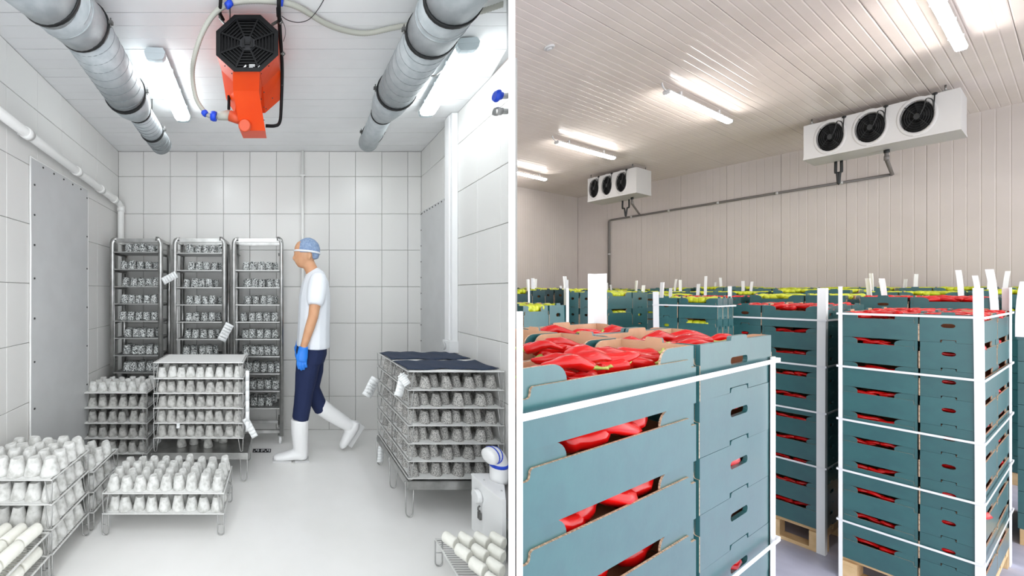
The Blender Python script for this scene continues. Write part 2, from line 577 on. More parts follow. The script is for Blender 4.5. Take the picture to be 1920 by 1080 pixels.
# ------------------------------------------------------------------ ducts
def duct(name, label, pts, marks):
    """pts: (px, py, Y, radius) along the axis, near to far"""
    P = [at(a, c, y) for a, c, y, r in pts]
    Rr = [r for *_, r in pts]
    t = thing(name, label, 'duct', P[2])
    near = P[0] + (P[0] - P[1]) * .9
    ax = (P[-1] - P[0]).normalized()
    def sect(p0, p1, r0, r1, nm='duct_section', n=28):
        MB().tube([p0, p1], [r0, r1], n).build(nm, galv_m, t)
    def ring(p, r, w=.008, rr=.006, m=rubber_m, nm='seal_ring'):
        MB().tube([p - ax * w, p + ax * w], r + rr, 28).build(nm, m, t)
    R1, R2 = Rr[1], Rr[3]
    # plain collar, ring, spiral pipe, ring, reducer, ring, narrow spiral pipe, ring, end piece
    sect(near, P[0], R1 * 1.0, R1 * 1.0)
    ring(P[0], R1)
    sect(P[0], P[1], R1 * 1.005, R1 * 1.005, 'coupling')
    q = P[0].lerp(P[1], .4)
    for k in (-.012, .012):
        ring(q + ax * k, R1, .003, .004, galv_m, 'bead')
    ring(P[1], R1)
    sect(P[1], P[2], R1 * .985, R1 * .985, 'spiral_pipe')
    ring(P[2], R1)
    m1 = P[2].lerp(P[3], .45)
    MB().tube([P[2], m1, m1.lerp(P[3], .5), P[3]], [R1, R1 * .97, (R1 + R2) / 2 * 1.02, R2 * 1.02], 28).build('reducer', galv_m, t)
    ring(P[3], R2, .006)
    sect(P[3], P[5], R2, R2, 'narrow_pipe')
    ring(P[4], R2, .006)
    # raised spiral seams
    def helix(p0, p1, r, turns, nm):
        d = p1 - p0; a = d.normalized()
        u = Z - a * a.z; u.normalize(); w = a.cross(u)
        n = int(turns * 26)
        MB().tube([p0 + d * (k / n) + (u * math.sin(2 * math.pi * k * turns / n) + w * math.cos(2 * math.pi * k * turns / n)) * (r + .0002) for k in range(n + 1)], .0016, 4).build(nm, seam_m, t)
    helix(P[1] + ax * .012, P[2] - ax * .012, R1 * .985, 8, 'spiral_seam')
    helix(P[3] + ax * .01, P[4] - ax * .01, R2, 6, 'spiral_seam')
    helix(P[4] + ax * .01, P[5] - ax * .005, R2, 4, 'spiral_seam')
    # hanging clamps up to the ceiling
    for k, (p, r) in enumerate(((P[1], R1), (P[2], R1), (P[4], R2))):
        for sx in (-1, 1):
            b = MB()
            e = p + Vector((sx * (r + .012), 0, .012))
            b.box(e - Vector((.010, .006, .008)), e + Vector((.010, .006, .008)))
            b.tube([e - Z * .02, e + Z * .022], .003, 6)
            b.build('clamp_bolt', dsteel_m, t)
        MB().tube([p + Z * r, Vector((p.x, p.y, ZC - .001))], .004, 6).build('hanger_rod', dsteel_m, t)
    for strokes in marks:
        b = MB()
        for s_ in strokes:
            pts_ = []
            for (mx, my) in s_:
                # project the mark onto the duct underside
                best = None
                d = (at(mx, my, 1) - Vector((0, 0, CZ)))
                o_ = Vector((0, 0, CZ))
                for k in range(400):
                    p = o_ + d * (1.0 + k * .002)
                    u = p - P[0]
                    if (u - ax * u.dot(ax)).length < R1 * 1.008 + .0008:
                        best = p; break
                if best:
                    pts_.append(best)
            if len(pts_) > 1:
                b.tube(pts_, .0012, 4)
        if b.v:
            b.build('pen_mark', ink_m, t)
    return t


duct('air_duct', 'galvanised spiral duct with pen marks beside the grey wall sheet', [(92, -8, 1.33, .115), (155, 48, 1.55, .115), (235, 175, 1.97, .115), (259, 207, 2.15, .075), (285, 246, 2.38, .075), (303, 272, 2.58, .075)],
     [[[(97, 38), (101, 33), (103, 38)], [(106, 33), (107, 38)]]])
duct('air_duct', 'galvanised spiral duct between orange heater and blue valve', [(851, -5, 1.35, .115), (810, 60, 1.546, .115), (744, 169, 2.02, .115), (718, 211, 2.30, .075), (699, 250, 2.58, .075), (690, 268, 2.70, .075)], [])

# ------------------------------------------------------------------ ceiling lamps of the cheese room
def batten(name, p0, p1, w, zt, label, m, group, drop=.012, cap_m=casing_m, h=.07):
    """sealed fluorescent batten; p0 near end, p1 far end (centre line at mid height)"""
    p0, p1 = Vector(p0), Vector(p1)
    d = (p1 - p0).normalized()
    s = d.cross(Z).normalized()
    mid = (p0 + p1) / 2
    t = thing(name, label, 'lamp', (mid.x, mid.y, zt - drop - h), group)
    def loft(prof, nm, mm, e0=0.0, e1=0.0):
        b = MB()
        rings = []
        for p in (p0 + d * e0, p1 - d * e1):
            rings.append(b.add([Vector((p.x, p.y, zt - drop)) + s * x * w / 2 + Z * z * h for x, z in prof]))
        n = len(prof)
        for k in range(n):
            j = (k + 1) % n
            b.face((rings[0] + k, rings[1] + k, rings[1] + j, rings[0] + j))
        b.face([rings[0] + k for k in range(n)]); b.face([rings[1] + k for k in range(n)][::-1])
        return b.build(nm, mm, t)
    loft([(-.75, 0), (-1, -.3), (-1, -.42), (1, -.42), (1, -.3), (.75, 0)], 'housing', cap_m)
    loft([(-.97, -.43), (-.92, -.75), (-.7, -.95), (0, -1), (.7, -.95), (.92, -.75), (.97, -.43)], 'diffuser', m, .035, .035)
    for e in (p0, p1 - d * .034):
        b = MB()
        prof = [(-.97, -.43), (-.9, -.72), (-.68, -.9), (0, -.95), (.68, -.9), (.9, -.72), (.97, -.43)]
        n = len(prof)
        rings = [b.add([Vector((q.x, q.y, zt - drop)) + s * x * w / 2 + Z * z * h for x, z in prof]) for q in (e, e + d * .034)]
        for k in range(n):
            j = (k + 1) % n
            b.face((rings[0] + k, rings[1] + k, rings[1] + j, rings[0] + j))
        b.face([rings[0] + k for k in range(n)]); b.face([rings[1] + k for k in range(n)][::-1])
        b.build('end_cap', cap_m, t)
    L = (p1 - p0).length
    for k in (.22, .5, .78):
        for sx in (-1, 1):
            c = p0 + d * L * k + s * sx * (w / 2 + .002)
            b = MB(); b.obox((c.x, c.y, zt - drop - h * .42), d * .008, s * .003, Z * .011); b.build('clip', cap_m, t)
    for k in (.2, .8):
        c = p0 + d * L * k
        b = MB(); b.box((c.x - .01, c.y - .01, zt - drop - .001), (c.x + .01, c.y + .01, zt)); b.build('mounting_bracket', cap_m, t)
    return t


zl = ZC - .045
batten('ceiling_lamp', onz(290, 100, zl), onz(344, 222, zl), .112, ZC, 'lit double tube ceiling lamp between duct and orange heater', lamp_l, 'cheese room lamps')
batten('ceiling_lamp', onz(879, 82, zl), onz(799, 212, zl), .112, ZC, 'lit double tube ceiling lamp between duct and white tiled wall', lamp_l, 'cheese room lamps')
# two unseen lamps added above the view to brighten the cheese room
for x in (-.75, .0):
    batten('ceiling_lamp', (x, .42, zl), (x, 1.12, zl), .112, ZC, 'added unseen ceiling lamp brightening the near part of the cheese room', lamp_l, 'cheese room lamps')
b = MB().tube(smooth_path([at(805, 143, 2.0), at(817, 141, 1.98), at(828, 133, 1.99)], 5), .0035, 6)
tag(b.build('lamp_cable', pipe_m), 'short grey cable from right ceiling lamp towards the duct', 'cable')

# ------------------------------------------------------------------ orange fan heater
YH = 1.60
t = thing('fan_heater', 'orange hanging fan heater with black octagonal grille', 'heater', at(467, 240, 1.9))


def octo(cx, cy, rx, ry, Y, k=.42):
    pts = [(-k, -1), (k, -1), (1, -k), (1, k), (k, 1), (-k, 1), (-1, k), (-1, -k)]
    return [at(cx + x * rx, cy + y * ry, Y) for x, y in pts]


def loft_rings(b, rings, m=0, cap=(True, True), smooth=False):
    idx = [b.add(r) for r in rings]
    n = len(rings[0])
    for a, c in zip(idx, idx[1:]):
        for k in range(n):
            j = (k + 1) % n
            b.face((a + k, c + k, c + j, a + j), m, smooth)
    if cap[0]:
        b.face([idx[0] + k for k in range(n)], m)
    if cap[1]:
        b.face([idx[-1] + k for k in range(n)][::-1], m)
    return b


# grille frame: an octagonal ring, grille bars behind it
b = MB()
o1, i1 = octo(463.5, 81, 58.5, 53.5, YH), octo(463.5, 81, 50, 45.5, YH)
o2, i2 = octo(463.5, 82, 57.5, 52.5, YH + .03), octo(463.5, 82, 50, 45.5, YH + .03)
n0, n1, n2, n3 = b.add(o1), b.add(i1), b.add(o2), b.add(i2)
for k in range(8):
    j = (k + 1) % 8
    b.face((n0 + k, n1 + k, n1 + j, n0 + j)); b.face((n0 + k, n0 + j, n2 + j, n2 + k)); b.face((n1 + k, n3 + k, n3 + j, n1 + j)); b.face((n2 + k, n2 + j, n3 + j, n3 + k))
b.build('grille_frame', blackp_m, t)
b = MB(); loft_rings(b, [octo(463.5, 81, 51, 46.5, YH + .022), octo(463.5, 81, 51, 46.5, YH + .03)]); b.build('grille_back', void_m, t)
for s_ in (.22, .34, .46, .58, .70, .82, .94):
    b = MB()
    pth = [p for p in octo(463.5, 81, 50 * s_, 45.5 * s_, YH + .008)]
    n = len(pth)
    for k in range(n):
        b.bar(pth[k], pth[(k + 1) % n], .005, .008, up=(0, 1, 0))
    b.build('grille_bar', blackp_m, t)
for k in range(8):
    a = octo(463.5, 81, 50, 45.5, YH + .006)[k]; c = octo(463.5, 81, 10, 9, YH + .006)[k]
    MB().bar(a, c, .008, .008, up=(0, 1, 0)).build('grille_spoke', blackp_m, t)
b = MB(); loft_rings(b, [octo(463.5, 81, 14, 13, YH + .001), octo(463.5, 81, 14, 13, YH + .012)]); b.build('grille_hub', hub_m, t)
lm = MB()
for (x0, y0_, x1, y1_) in ((454.5, 73, 459, 90), (469, 73, 473.5, 90), (458, 79.5, 470, 84)):
    p, q = at(x0, y1_, YH), at(x1, y0_, YH)
    lm.box((p.x, YH - .005, p.z), (q.x, YH + .004, q.z))
lm.build('letter_emblem', void_m, t)
lm = MB()
for (x0, y0_, x1, y1_) in ((467, 121, 478, 122), (467, 123.6, 478, 124.6), (467, 126, 474, 126.8)):
    p, q = at(x0, y1_, YH), at(x1, y0_, YH)
    lm.box((p.x, YH - .002, p.z), (q.x, YH + .003, q.z))
i0 = lm.add([at(456, 126, YH - .002), at(461, 121, YH - .002), at(462, 124, YH - .002), at(460, 126, YH - .002)]); lm.face((i0, i0 + 1, i0 + 2, i0 + 3)[::-1])
lm.bar(at(484, 126, YH - .001), at(487, 123, YH - .001), .002, .002)
lm.build('grille_lettering', greyp_m, t)
# housing: an octagonal barrel that tapers away from the grille
rA = octo(463.5, 82, 57, 52, YH + .03)
rB = octo(470, 108, 55, 55, YH + .26)
rC = [at(x, y, YH + .42) for x, y in ((450, 100), (492, 100), (530, 118), (530, 183), (497, 212), (440, 212), (424, 186), (424, 120))]
b = MB(); loft_rings(b, [rA, rB, rC], cap=(True, True)); b.build('housing', orange_m, t)
# lower control box, the bright middle panel
rD = [at(x, y, Y) for x, y, Y in ((436.5, 134, YH + .032), (487, 134, YH + .032), (485.5, 171, YH + .12), (497.5, 245, YH + .30), (450, 245, YH + .30), (437, 170, YH + .12))]
rE = [p + Vector((0, .16, .03)) for p in rD]
b = MB(); n0, n1 = b.add(rD), b.add(rE)
b.face((n0 + 0, n0 + 5, n0 + 2, n0 + 1)); b.face((n0 + 5, n0 + 4, n0 + 3, n0 + 2)); b.face([n1 + k for k in (0, 1, 2, 3, 4, 5)])
for k in range(6):
    j = (k + 1) % 6
    b.face((n0 + k, n0 + j, n1 + j, n1 + k))
b.build('control_box', orange_m, t)
for (x, y) in ((422, 125), (435, 139), (504, 125), (490, 139), (495, 174), (490, 187), (511, 185), (495, 202), (499, 205), (495, 226), (529, 161)):
    p = at(x, y, YH + .03 + max(0, (y - 120)) * .0022)
    MB().lathe([(.0032, 0), (.003, .002), (.0014, .003)], 6, Matrix.Translation(p - Vector((0, .004, 0))) @ Matrix.Rotation(math.pi / 2, 4, 'X')).build('screw', screw_m, t)
pz = at(431, 216, YH + .25)
MB().tube([at(431, 217, YH + .27), at(452, 224, YH + .27)], .028, 16).build('socket_housing', dorange_m, t)
MB().lathe([(.03, -.006), (.034, 0), (.034, .012), (.028, .018)], 20, Matrix.Translation(at(459, 236, YH + .265)) @ Matrix.Rotation(math.radians(105), 4, 'X')).build('socket_lid', dorange_m, t)
MB().tube([at(408, 218, YH + .27), at(432, 216, YH + .27)], [.020, .027], 14).build('hose_socket', hose_m, t)
# black tube frame that carries it
fr = smooth_path([uc(523, -4, 1.52, .004), uc(523, 20, 1.56, .02), at(525, 60, YH + .08), at(529, 130, YH + .26), at(527, 205, YH + .38), at(524, 230, YH + .40), at(515, 236, YH + .40), at(498, 236, YH + .40)], 6)
MB().tube(fr, .0095, 10).build('frame_tube', blackp_m, t)
MB().tube([at(429, 180, YH + .38), at(429, 205, YH + .38)], .009, 10).build('frame_tube', blackp_m, t)
MB().tube([uc(414, -4, 1.52, .004), at(412, 25, YH + .0), at(419, 38, YH + .03)], .008, 10).build('frame_tube', blackp_m, t)
MB().tube([uc(431, -2, 1.55, .004), uc(431, 38, YH + .04, .03)], .004, 8).build('hanger_rod', dsteel_m, t)
for (x0, y0_, x1, y1_) in ((409, 9, 413, 28), (521, 10, 522, 30)):
    MB().tube([at(x0, y0_, YH + .02), at(x1, y1_, YH + .02)], .0095, 10).build('grip', rubber_m, t)
for (x0, y0_, x1, y1_) in ((411, 34, 422, 46), (528, 36, 509, 47)):
    MB().bar(at(x0, y0_, YH + .03), at(x1, y1_, YH + .03), .014, .006).build('bracket', dsteel_m, t)
for (x, y) in ((415, 32), (526, 42), (531, 101)):
    b = MB(); b.tube([at(x - 5, y, YH + .02), at(x + 4, y, YH + .02)], .004, 6); b.tube([at(x, y - 3, YH + .02), at(x, y + 3, YH + .02)], .006, 6); b.build('wing_screw', dsteel_m, t)

# ribbed hose
def ribbed(path, r, step=.006, n=10):
    p = smooth_path(path, 10)
    # resample evenly
    out = [p[0]]; acc = 0
    for a, c in zip(p, p[1:]):
        L = (c - a).length
        while acc + L >= step:
            u = (step - acc) / L
            a = a.lerp(c, u); L = (c - a).length; acc = 0
            out.append(a.copy())
        acc += L
    rs = [r if k % 2 else r * .9 for k in range(len(out))]
    return MB().tube(out, rs, n)


t = thing('ribbed_hose', 'grey ribbed hose looping from the orange heater across the ceiling', 'hose', at(385, 215, 1.9))
ribbed([at(407, 219, YH + .27), at(393, 217, YH + .26), at(384, 210, YH + .24), at(368, 185, YH + .2), at(361, 145, YH + .14), uc(364, 110, YH + .06), uc(378, 65, YH), uc(400, 28, YH - .02), uc(428, 8), uc(470, 1), uc(524, 4),
        uc(560, 14), uc(610, 44), uc(650, 58), uc(690, 62), uc(750, 50), uc(830, 40), uc(900, 22), uc(946, 7)], .0125).build('hose', hose_m, t)
for (x, y, Y, dx, dy, r) in ((384, 212, YH + .24, -3, -3, .016), (401, 218, YH + .265, 5, 1, .024), (429, 8, 1.56, 5, -4, .0145), (526, 4, 1.55, 5, 1, .0145)):
    MB().tube([at(x - dx, y - dy, Y), at(x, y, Y), at(x + dx, y + dy, Y)], [r, r * 1.12, r], 10).build('tape_wrap', blue_m, t)
b = MB().tube(smooth_path([uc(528, 30, 1.62, .006), uc(540, 38, 1.63, .006), uc(560, 42, 1.63, .006), uc(580, 36, 1.63, .006), uc(596, 18, 1.62, .006), uc(608, -2, 1.6, .006), uc(612, -12, 1.6, .006)], 6), .0018, 5)
tag(b.build('power_cable', rubber_m), 'thin black cable curving from the heater frame to the ceiling', 'cable')
b = MB().tube(smooth_path([at(527, 34, 1.62), at(534, 50, 1.64), at(535, 65, 1.66), at(531, 78, 1.68)], 6), .0014, 5)
tag(b.build('cable_loop', rubber_m), 'fine black cable loop beside the heater frame tube', 'cable')

# two valve stubs on the partition
yv = 1.62
for (py, cm, lab) in ((180, blue_m, 'blue capped steel valve stub on the white partition'), (209, steel_m, 'bare steel valve stub on the white partition')):
    p0 = at(926.5, py, yv)
    p1 = Vector((KD * yv - .004, yv, p0.z))
    t = thing('valve_stub', lab, 'valve', p1)
    MB().tube([p0 + Vector((.02, 0, 0)), p1], .013, 12).build('pipe', steel_m, t)
    MB().tube([p0, p0 + Vector((.012, 0, 0)), p0 + Vector((.02, 0, 0)), p0 + Vector((.024, 0, 0)), p0 + Vector((.036, 0, 0))], [.020 if cm is blue_m else .017, .027 if cm is blue_m else .020, .027 if cm is blue_m else .020, .017, .017], 14).build('cap', cm, t)

# ------------------------------------------------------------------ cheeses and wire trays
def cheese_mesh(name, m, seed, rb=.0355, rt=.0205, h=.071, n=16):
    q = random.Random(seed)
    ph, amp = q.uniform(0, 6), q.uniform(.01, .03)
    lean = Vector((q.uniform(-.004, .004), q.uniform(-.004, .004), 0))
    b = MB()
    prof = [(rb * .97, 0), (rb, .004), (rb * .82 + rt * .18, h * .25), (rb * .56 + rt * .44, h * .5), (rb * .3 + rt * .7, h * .75), (rt * 1.06, h * .93), (rt * .93, h * .995)]
    b.lathe(prof, n, None, 0, lambda a, z: 1 + amp * math.sin(2 * a + ph + z * 40) + .02 * math.sin(5 * a + ph * 2))
    for p in b.v:
        p += lean * (p.z / h) ** 1.5 + Vector((0, 0, 0))
        p.z *= 1 + .03 * math.sin(p.x * 130 + ph)
    # dished top
    c = b.add([(lean.x, lean.y, h * .965)])
    last = b.f.pop(); b.m.pop(); b.s.pop()
    rim = b.add([b.v[k].copy() for k in last])
    for k in range(n):
        b.face((rim + k, rim + (k + 1) % n, c), 0, True)
    return b.mesh(name, m)


CW = [cheese_mesh('white_cheese', cheese_w, s_, h=.07 + .004 * (s_ % 3)) for s_ in range(4)]
CG = [cheese_mesh('grey_cheese', cheese_shade, 10 + s_, h=.069 + .004 * (s_ % 3)) for s_ in range(4)]  # shaded copies of the white cheese, for the lower trays
CA = [cheese_mesh('ash_cheese', cheese_a, 20 + s_, h=.071 + .004 * (s_ % 3)) for s_ in range(5)]
CR = [cheese_mesh('ash_cheese', cheese_r, 30 + s_, rb=.034, rt=.026, h=.072, n=10) for s_ in range(4)]
REST = []          # (mesh, location, rotation, scale) of cheeses past the limit, joined later by rind


def cheese(kind, x, y, z, label, group, scale=1.0):
    ms = {'w': CW, 'g': CG, 'a': CA, 'r': CR}[kind]
    me = R.choice(ms)
    nm = {'w': 'white_cheese', 'g': 'grey_cheese', 'a': 'ash_cheese', 'r': 'ash_cheese'}[kind]
    o = link(nm, me, None, (x, y, z), R.uniform(0, 6.28))
    o.scale = (scale, scale, scale * R.uniform(.95, 1.05))
    return tag(o, label, 'cheese', group)


def rest(kind, x, y, z, scale=1.0):
    REST.append((kind, Vector((x, y, z)), R.uniform(0, 6.28), scale))


def wire_tray(x0, x1, y0, y1, z, leg, label, group=None, mesh=True, foot=False, xr_fn=None, deck=.013, mids=()):
    """wire tray: rim, wires, and a wire loop leg at every corner; z = deck height, leg = length below"""
    t = thing('wire_tray', label, 'tray', ((x0 + x1) / 2, (y0 + y1) / 2, z - leg), group)
    xe = xr_fn or (lambda y: x1)
    b = MB()
    rim = [(x0, y0, z), (xe(y0), y0, z), (xe(y1), y1, z), (x0, y1, z)]
    for k in range(4):
        b.bar(rim[k], rim[(k + 1) % 4], .006, .0055)
    b.build('rim', rim_m, t)
    b = MB()
    k = y0 + deck
    while k < y1 - .004:
        b.bar((x0, k, z + .001), (xe(k), k, z + .001), .0026, .0026); k += deck
    n = max(2, int((x1 - x0) / .09))
    for i in range(1, n):
        xx = x0 + (x1 - x0) * i / n
        ylo = y0
        while xr_fn and xe(ylo) < xx and ylo < y1:
            ylo += .005
        if ylo < y1 - .01:
            b.bar((xx, ylo, z - .003), (xx, y1, z - .003), .004, .004)
    b.build('wire_deck', wire_m, t)
    if mesh:
        MB().box((x0 + .012, y0 + .004, z + .0024), (x1 - .012, y1 - .006, z + .0034)).build('drain_mat', matting_m, t)
    zb = z - leg
    corners = [(x0, y0, 1), (xe(y0), y0, -1), (x0, y1, 1), (xe(y1), y1, -1)] + [(x0 if s < 0 else x1, ym, -s) for s, ym in mids]
    for (cx, cy, sg) in corners:
        b = MB()
        w = .017
        if foot:
            pts = [(cx, cy, z)] + [(cx + sg * (w - w * math.cos(a)), cy, zb + .02 + .0 - .018 * math.sin(a)) for a in [math.pi * k / 8 for k in range(9)]] + [(cx + sg * 2 * w, cy, z)]
            b.tube(pts, .0034, 6)
            b.tube([(cx, cy, (z + zb) / 2), (cx + sg * 2 * w, cy, (z + zb) / 2)], .002, 5)
        else:
            b.tube([(cx, cy, z), (cx + sg * .004, cy, zb + .006), (cx + sg * .012, cy, zb + .001), (cx + sg * .02, cy, zb + .006), (cx + sg * 2 * w, cy, z)], .0031, 6)
        b.build('leg', wire_m, t)
    return t


NTH = ['first', 'second', 'third', 'fourth', 'fifth', 'sixth', 'seventh', 'eighth', 'ninth']
ROW = ['front row', 'second row', 'third row', 'rear row']


def fill_front(kind, x0, x1, y, z, n, label, group, jit=.005, scale=1.0, indiv=True):
    lab0 = label
    for i in range(n):
        label = lab0.replace('NTH', NTH[i])
        xx = x0 + (x1 - x0) * (i + .5) / n + R.uniform(-jit, jit)
        yy = y + R.uniform(-.006, .008)
        if indiv:
            cheese(kind, xx, yy, z, label, group, scale)
        else:
            rest(kind, xx, yy, z, scale)


ORD = ['topmost', 'second', 'third', 'fourth', 'fifth', 'sixth', 'seventh', 'eighth', 'ninth', 'tenth', 'eleventh', 'twelfth']
DK = .0035

# stack A: by the grey wall sheet
YA = 2.62; pa_ = FPX / YA
XA0, XA1 = (97 - PX) / pa_, (276 - PX) / pa_
za = [CZ - (y - PY) / pa_ for y in (737, 765.5, 794, 822.5, 851)]
for i, z in enumerate(za):
    leg = (z - za[i + 1] - .004) if i < len(za) - 1 else z
    wire_tray(XA0, XA1, YA, YA + .265, z, leg, f'{ORD[i]} wire tray of cheeses in the stack by the grey wall sheet', 'trays by the grey wall sheet', foot=(i == len(za) - 1))
    g = 'cheeses in the stack by the grey wall sheet'
    if i == 0:
        for r_ in range(3):
            fill_front('w', XA0 + .01, XA1 - .01, YA + .045 + r_ * .082, z + DK, 9, f'pale cheese, NTH from the wall, {ROW[r_]}, topmost tray by the grey wall sheet', g)
    else:
        fill_front('g', XA0 + .015, XA1 - .01, YA + .042, z + DK, 9, f'shade-painted cheese, NTH from the wall, front row, {ORD[i]} tray by the grey wall sheet', g)
        fill_front('g', XA0 + .04, XA1 - .03, YA + .13, z + DK, 8, '', '', indiv=False)

# stack B: under the white lid tray
YBs = 2.37; pb_ = FPX / YBs
XB0, XB1 = (288 - PX) / pb_, (456 - PX) / pb_
zB = [CZ - (y - PY) / pb_ for y in (680, 710, 737.5, 765.5, 793.5, 821.5)]
DYB = .30
for i, z in enumerate(zB):
    leg = (z - zB[i + 1] - .004) if i < len(zB) - 1 else (z - (CZ - (848 - PY) / pb_) - .004)
    nm = 'empty white covered wire tray on top of the stack before the trolleys' if i == 0 else f'{ORD[i]} wire tray of cheeses in the stack under the white covered tray'
    wire_tray(XB0, XB1, YBs, YBs + DYB, z, leg, nm, 'trays before the trolleys')
    g = 'cheeses in the stack under the white covered tray'
    if i == 1:
        for r_ in range(2):
            fill_front('w', XB0 + .012, XB1 - .005, YBs + .045 + r_ * .085, z + DK, 9, f'pale cheese, NTH from the wall, {ROW[r_]}, tray right below the white covered tray', g)
        fill_front('w', XB0 + .03, XB1 - .03, YBs + .22, z + DK, 8, '', '', indiv=False)
    elif i > 1:
        fill_front('g', XB0 + .012, XB1 - .005, YBs + .042, z + DK, 9, f'shade-painted cheese, NTH from the wall, front row, {ORD[i]} tray under the white covered tray', g)
        fill_front('g', XB0 + .04, XB1 - .04, YBs + .13, z + DK, 8, '', '', indiv=False)


def loop_leg(b, x, y, ztop, w=.026, along=(1, 0), r=.0036):
    ax, ay = along
    pts = [(x - ax * w, y - ay * w, ztop)] + [(x - math.cos(a) * ax * w * .8, y - math.cos(a) * ay * w * .8, .034 - math.sin(a) * .03) for a in [math.pi * k / 10 for k in range(11)]] + [(x + ax * w, y + ay * w, ztop)]
    return b.tube(pts, r, 7)


def dolly(x0, x1, y0, y1, z, label, legs, lip=.04):
    t = thing('cheese_dolly', label, 'stand', ((x0 + x1) / 2, (y0 + y1) / 2, 0))
    MB().box((x0, y0, z - .006), (x1, y1, z)).build('deck', steel_m, t)
    for (a, c) in (((x0, y0), (x1, y0)), ((x0, y1), (x1, y1)), ((x0, y0), (x0, y1)), ((x1, y0), (x1, y1))):
        MB().bar((a[0], a[1], z - lip / 2 - .003), (c[0], c[1], z - lip / 2 - .003), .006, lip).build('side_rail', steel_m, t)
    for (lx, ly, al) in legs:
        loop_leg(MB(), lx, ly, z - .01, along=al).build('loop_leg', steel_m, t)
    return t


zd = CZ - (848 - PY) / pb_
dolly(XB0 - .01, XB1 + .03, YBs - .01, YBs + DYB + .01, zd, 'steel stand on loop legs under the covered tray stack', [(XB1 + .004, YBs + .002, (1, 0)), (XB0 + .01, YBs + .002, (1, 0)), (XB1 + .004, YBs + DYB, (1, 0)), (XB0 + .08, YBs + DYB - .02, (1, 0))])
for q_, (px, yo) in enumerate(((333, .1), (354, .14), (371, .22), (385, .09), (397, .2), (410, .17))):
    cheese('g', (px - PX) / pb_, YBs + yo, zd + .0005, f'shade-painted cheese standing loose on the steel stand deck, {NTH[q_]} from the wall', 'loose cheeses on the stand')

# stack E: the low pair of trays
YE = 1.85; pe = FPX / YE
XE0, XE1 = (192 - PX) / pe, (420 - PX) / pe
zE = [CZ - (y - PY) / pe for y in (925, 963)]
for i, z in enumerate(zE):
    leg = (z - zE[1] - .004) if i == 0 else z
    wire_tray(XE0, XE1, YE, YE + .29, z, leg, ('upper' if i == 0 else 'lower') + ' wire tray of the low white cheese rack on the floor', 'low tray pair', foot=(i == 1))
    g = 'cheeses on the low rack'
    for r_ in range(4 if i == 0 else 2):
        fill_front('w', XE0 + .008, XE1 - .005, YE + .04 + r_ * .07, z + DK, 9, f'white cheese, NTH from the wall, {ROW[r_]}, {"upper" if i == 0 else "lower"} tray of the low floor rack', g, scale=1.0)

# stack D: tall stack at the left wall, and C behind it
YDs, YDb = 1.553, 1.845; pdx = FPX / YDs
XD1 = (98 - PX) / pdx; XD0 = wl(YDs) + .03
zD = [CZ - (y - PY) / pdx for y in (900, 946, 993, 1040)]
for i, z in enumerate(zD):
    leg = (z - zD[i + 1] - .004) if i < 3 else z
    wire_tray(XD0, XD1, YDs, YDb, z, leg, f'{ORD[i]} wire tray in the cheese stack behind the fresh curd logs', 'trays behind the curd logs', foot=(i == 3))
    g = 'cheeses in the stack behind the curd logs'
    lab = f'white cheese, NTH from the wall, ROWN, {ORD[i]} tray behind the curd logs'
    if i == 0:
        for r_ in range(4):
            fill_front('w', XD0 + .01, XD1 - .005, YDs + .042 + r_ * .07, z + DK, 5, lab.replace('ROWN', ROW[r_]), g, scale=1.13)
    else:
        fill_front('w', XD0 + .02, XD1 - .005, YDs + .042, z + DK, 5, lab.replace('ROWN', ROW[0]), g, scale=1.08)
        for r_ in range(1, 4):
            cheese('w', XD1 - .045, YDs + .042 + r_ * .07, z + DK, f'white cheese at the aisle edge, {ROW[r_]}, {ORD[i]} tray behind the curd logs', g, 1.05)
            for k in (1, 2):
                rest('w', XD1 - .045 - .09 * k, YDs + .042 + r_ * .07, z + DK)
YC0, YC1 = 1.885, 2.16
XC1 = (176 - PX) / FPX * YC0; XC0 = wl(YC0) + .03
zc_ = CZ - (885 - PY) / FPX * YC0
for i, z in enumerate((zc_, zc_ - .112, zc_ - .224)):
    leg = .108 if i < 2 else z
    wire_tray(XC0, XC1, YC0, YC1, z, leg, f'{ORD[i]} wire tray of the stack between the curd log stack and grey wall sheet', 'trays in the middle of the wall row', foot=(i == 2))
    lab = f'white cheese, NTH from the wall, ROWN, {ORD[i]} tray before the grey wall sheet'
    if i == 0:
        for r_ in range(3):
            fill_front('w', XC0 + .01, XC1 - .01, YC0 + .045 + r_ * .085, z + DK, 5, lab.replace('ROWN', ROW[r_]), 'cheeses in the middle wall stack')
    else:
        for r_ in range(3):
            cheese('w', XC1 - .045, YC0 + .045 + r_ * .085, z + DK, f'white cheese at the aisle edge, {ROW[r_]}, {ORD[i]} tray before the grey wall sheet', 'cheeses in the middle wall stack')

# stack H: fresh curd logs in front of stack D
def log_mesh(seed, r=.0275, L=.05):
    q = random.Random(seed)
    b = MB()
    b.lathe([(r * .8, -L), (r * .97, -L * .93), (r, -L * .8), (r * 1.01, 0), (r, L * .8), (r * .97, L * .93), (r * .8, L)], 16, Matrix.Rotation(math.pi / 2, 4, 'X') , 0, lambda a, z: 1 + .015 * math.sin(3 * a + q.uniform(0, 6)))
    return b.mesh('curd_log', cheese_f)


LOG = [log_mesh(s_) for s_ in range(3)]
SLOG = [log_mesh(s_, .0275, .031) for s_ in range(3)]


def log(x, y, z, rz, label, group, s_=1.0, ms=None):
    o = link('curd_log', R.choice(ms or LOG), None, (x, y, z + .0275 * s_), rz)
    o.scale = (s_, s_, s_)
    return tag(o, label, 'cheese', group)


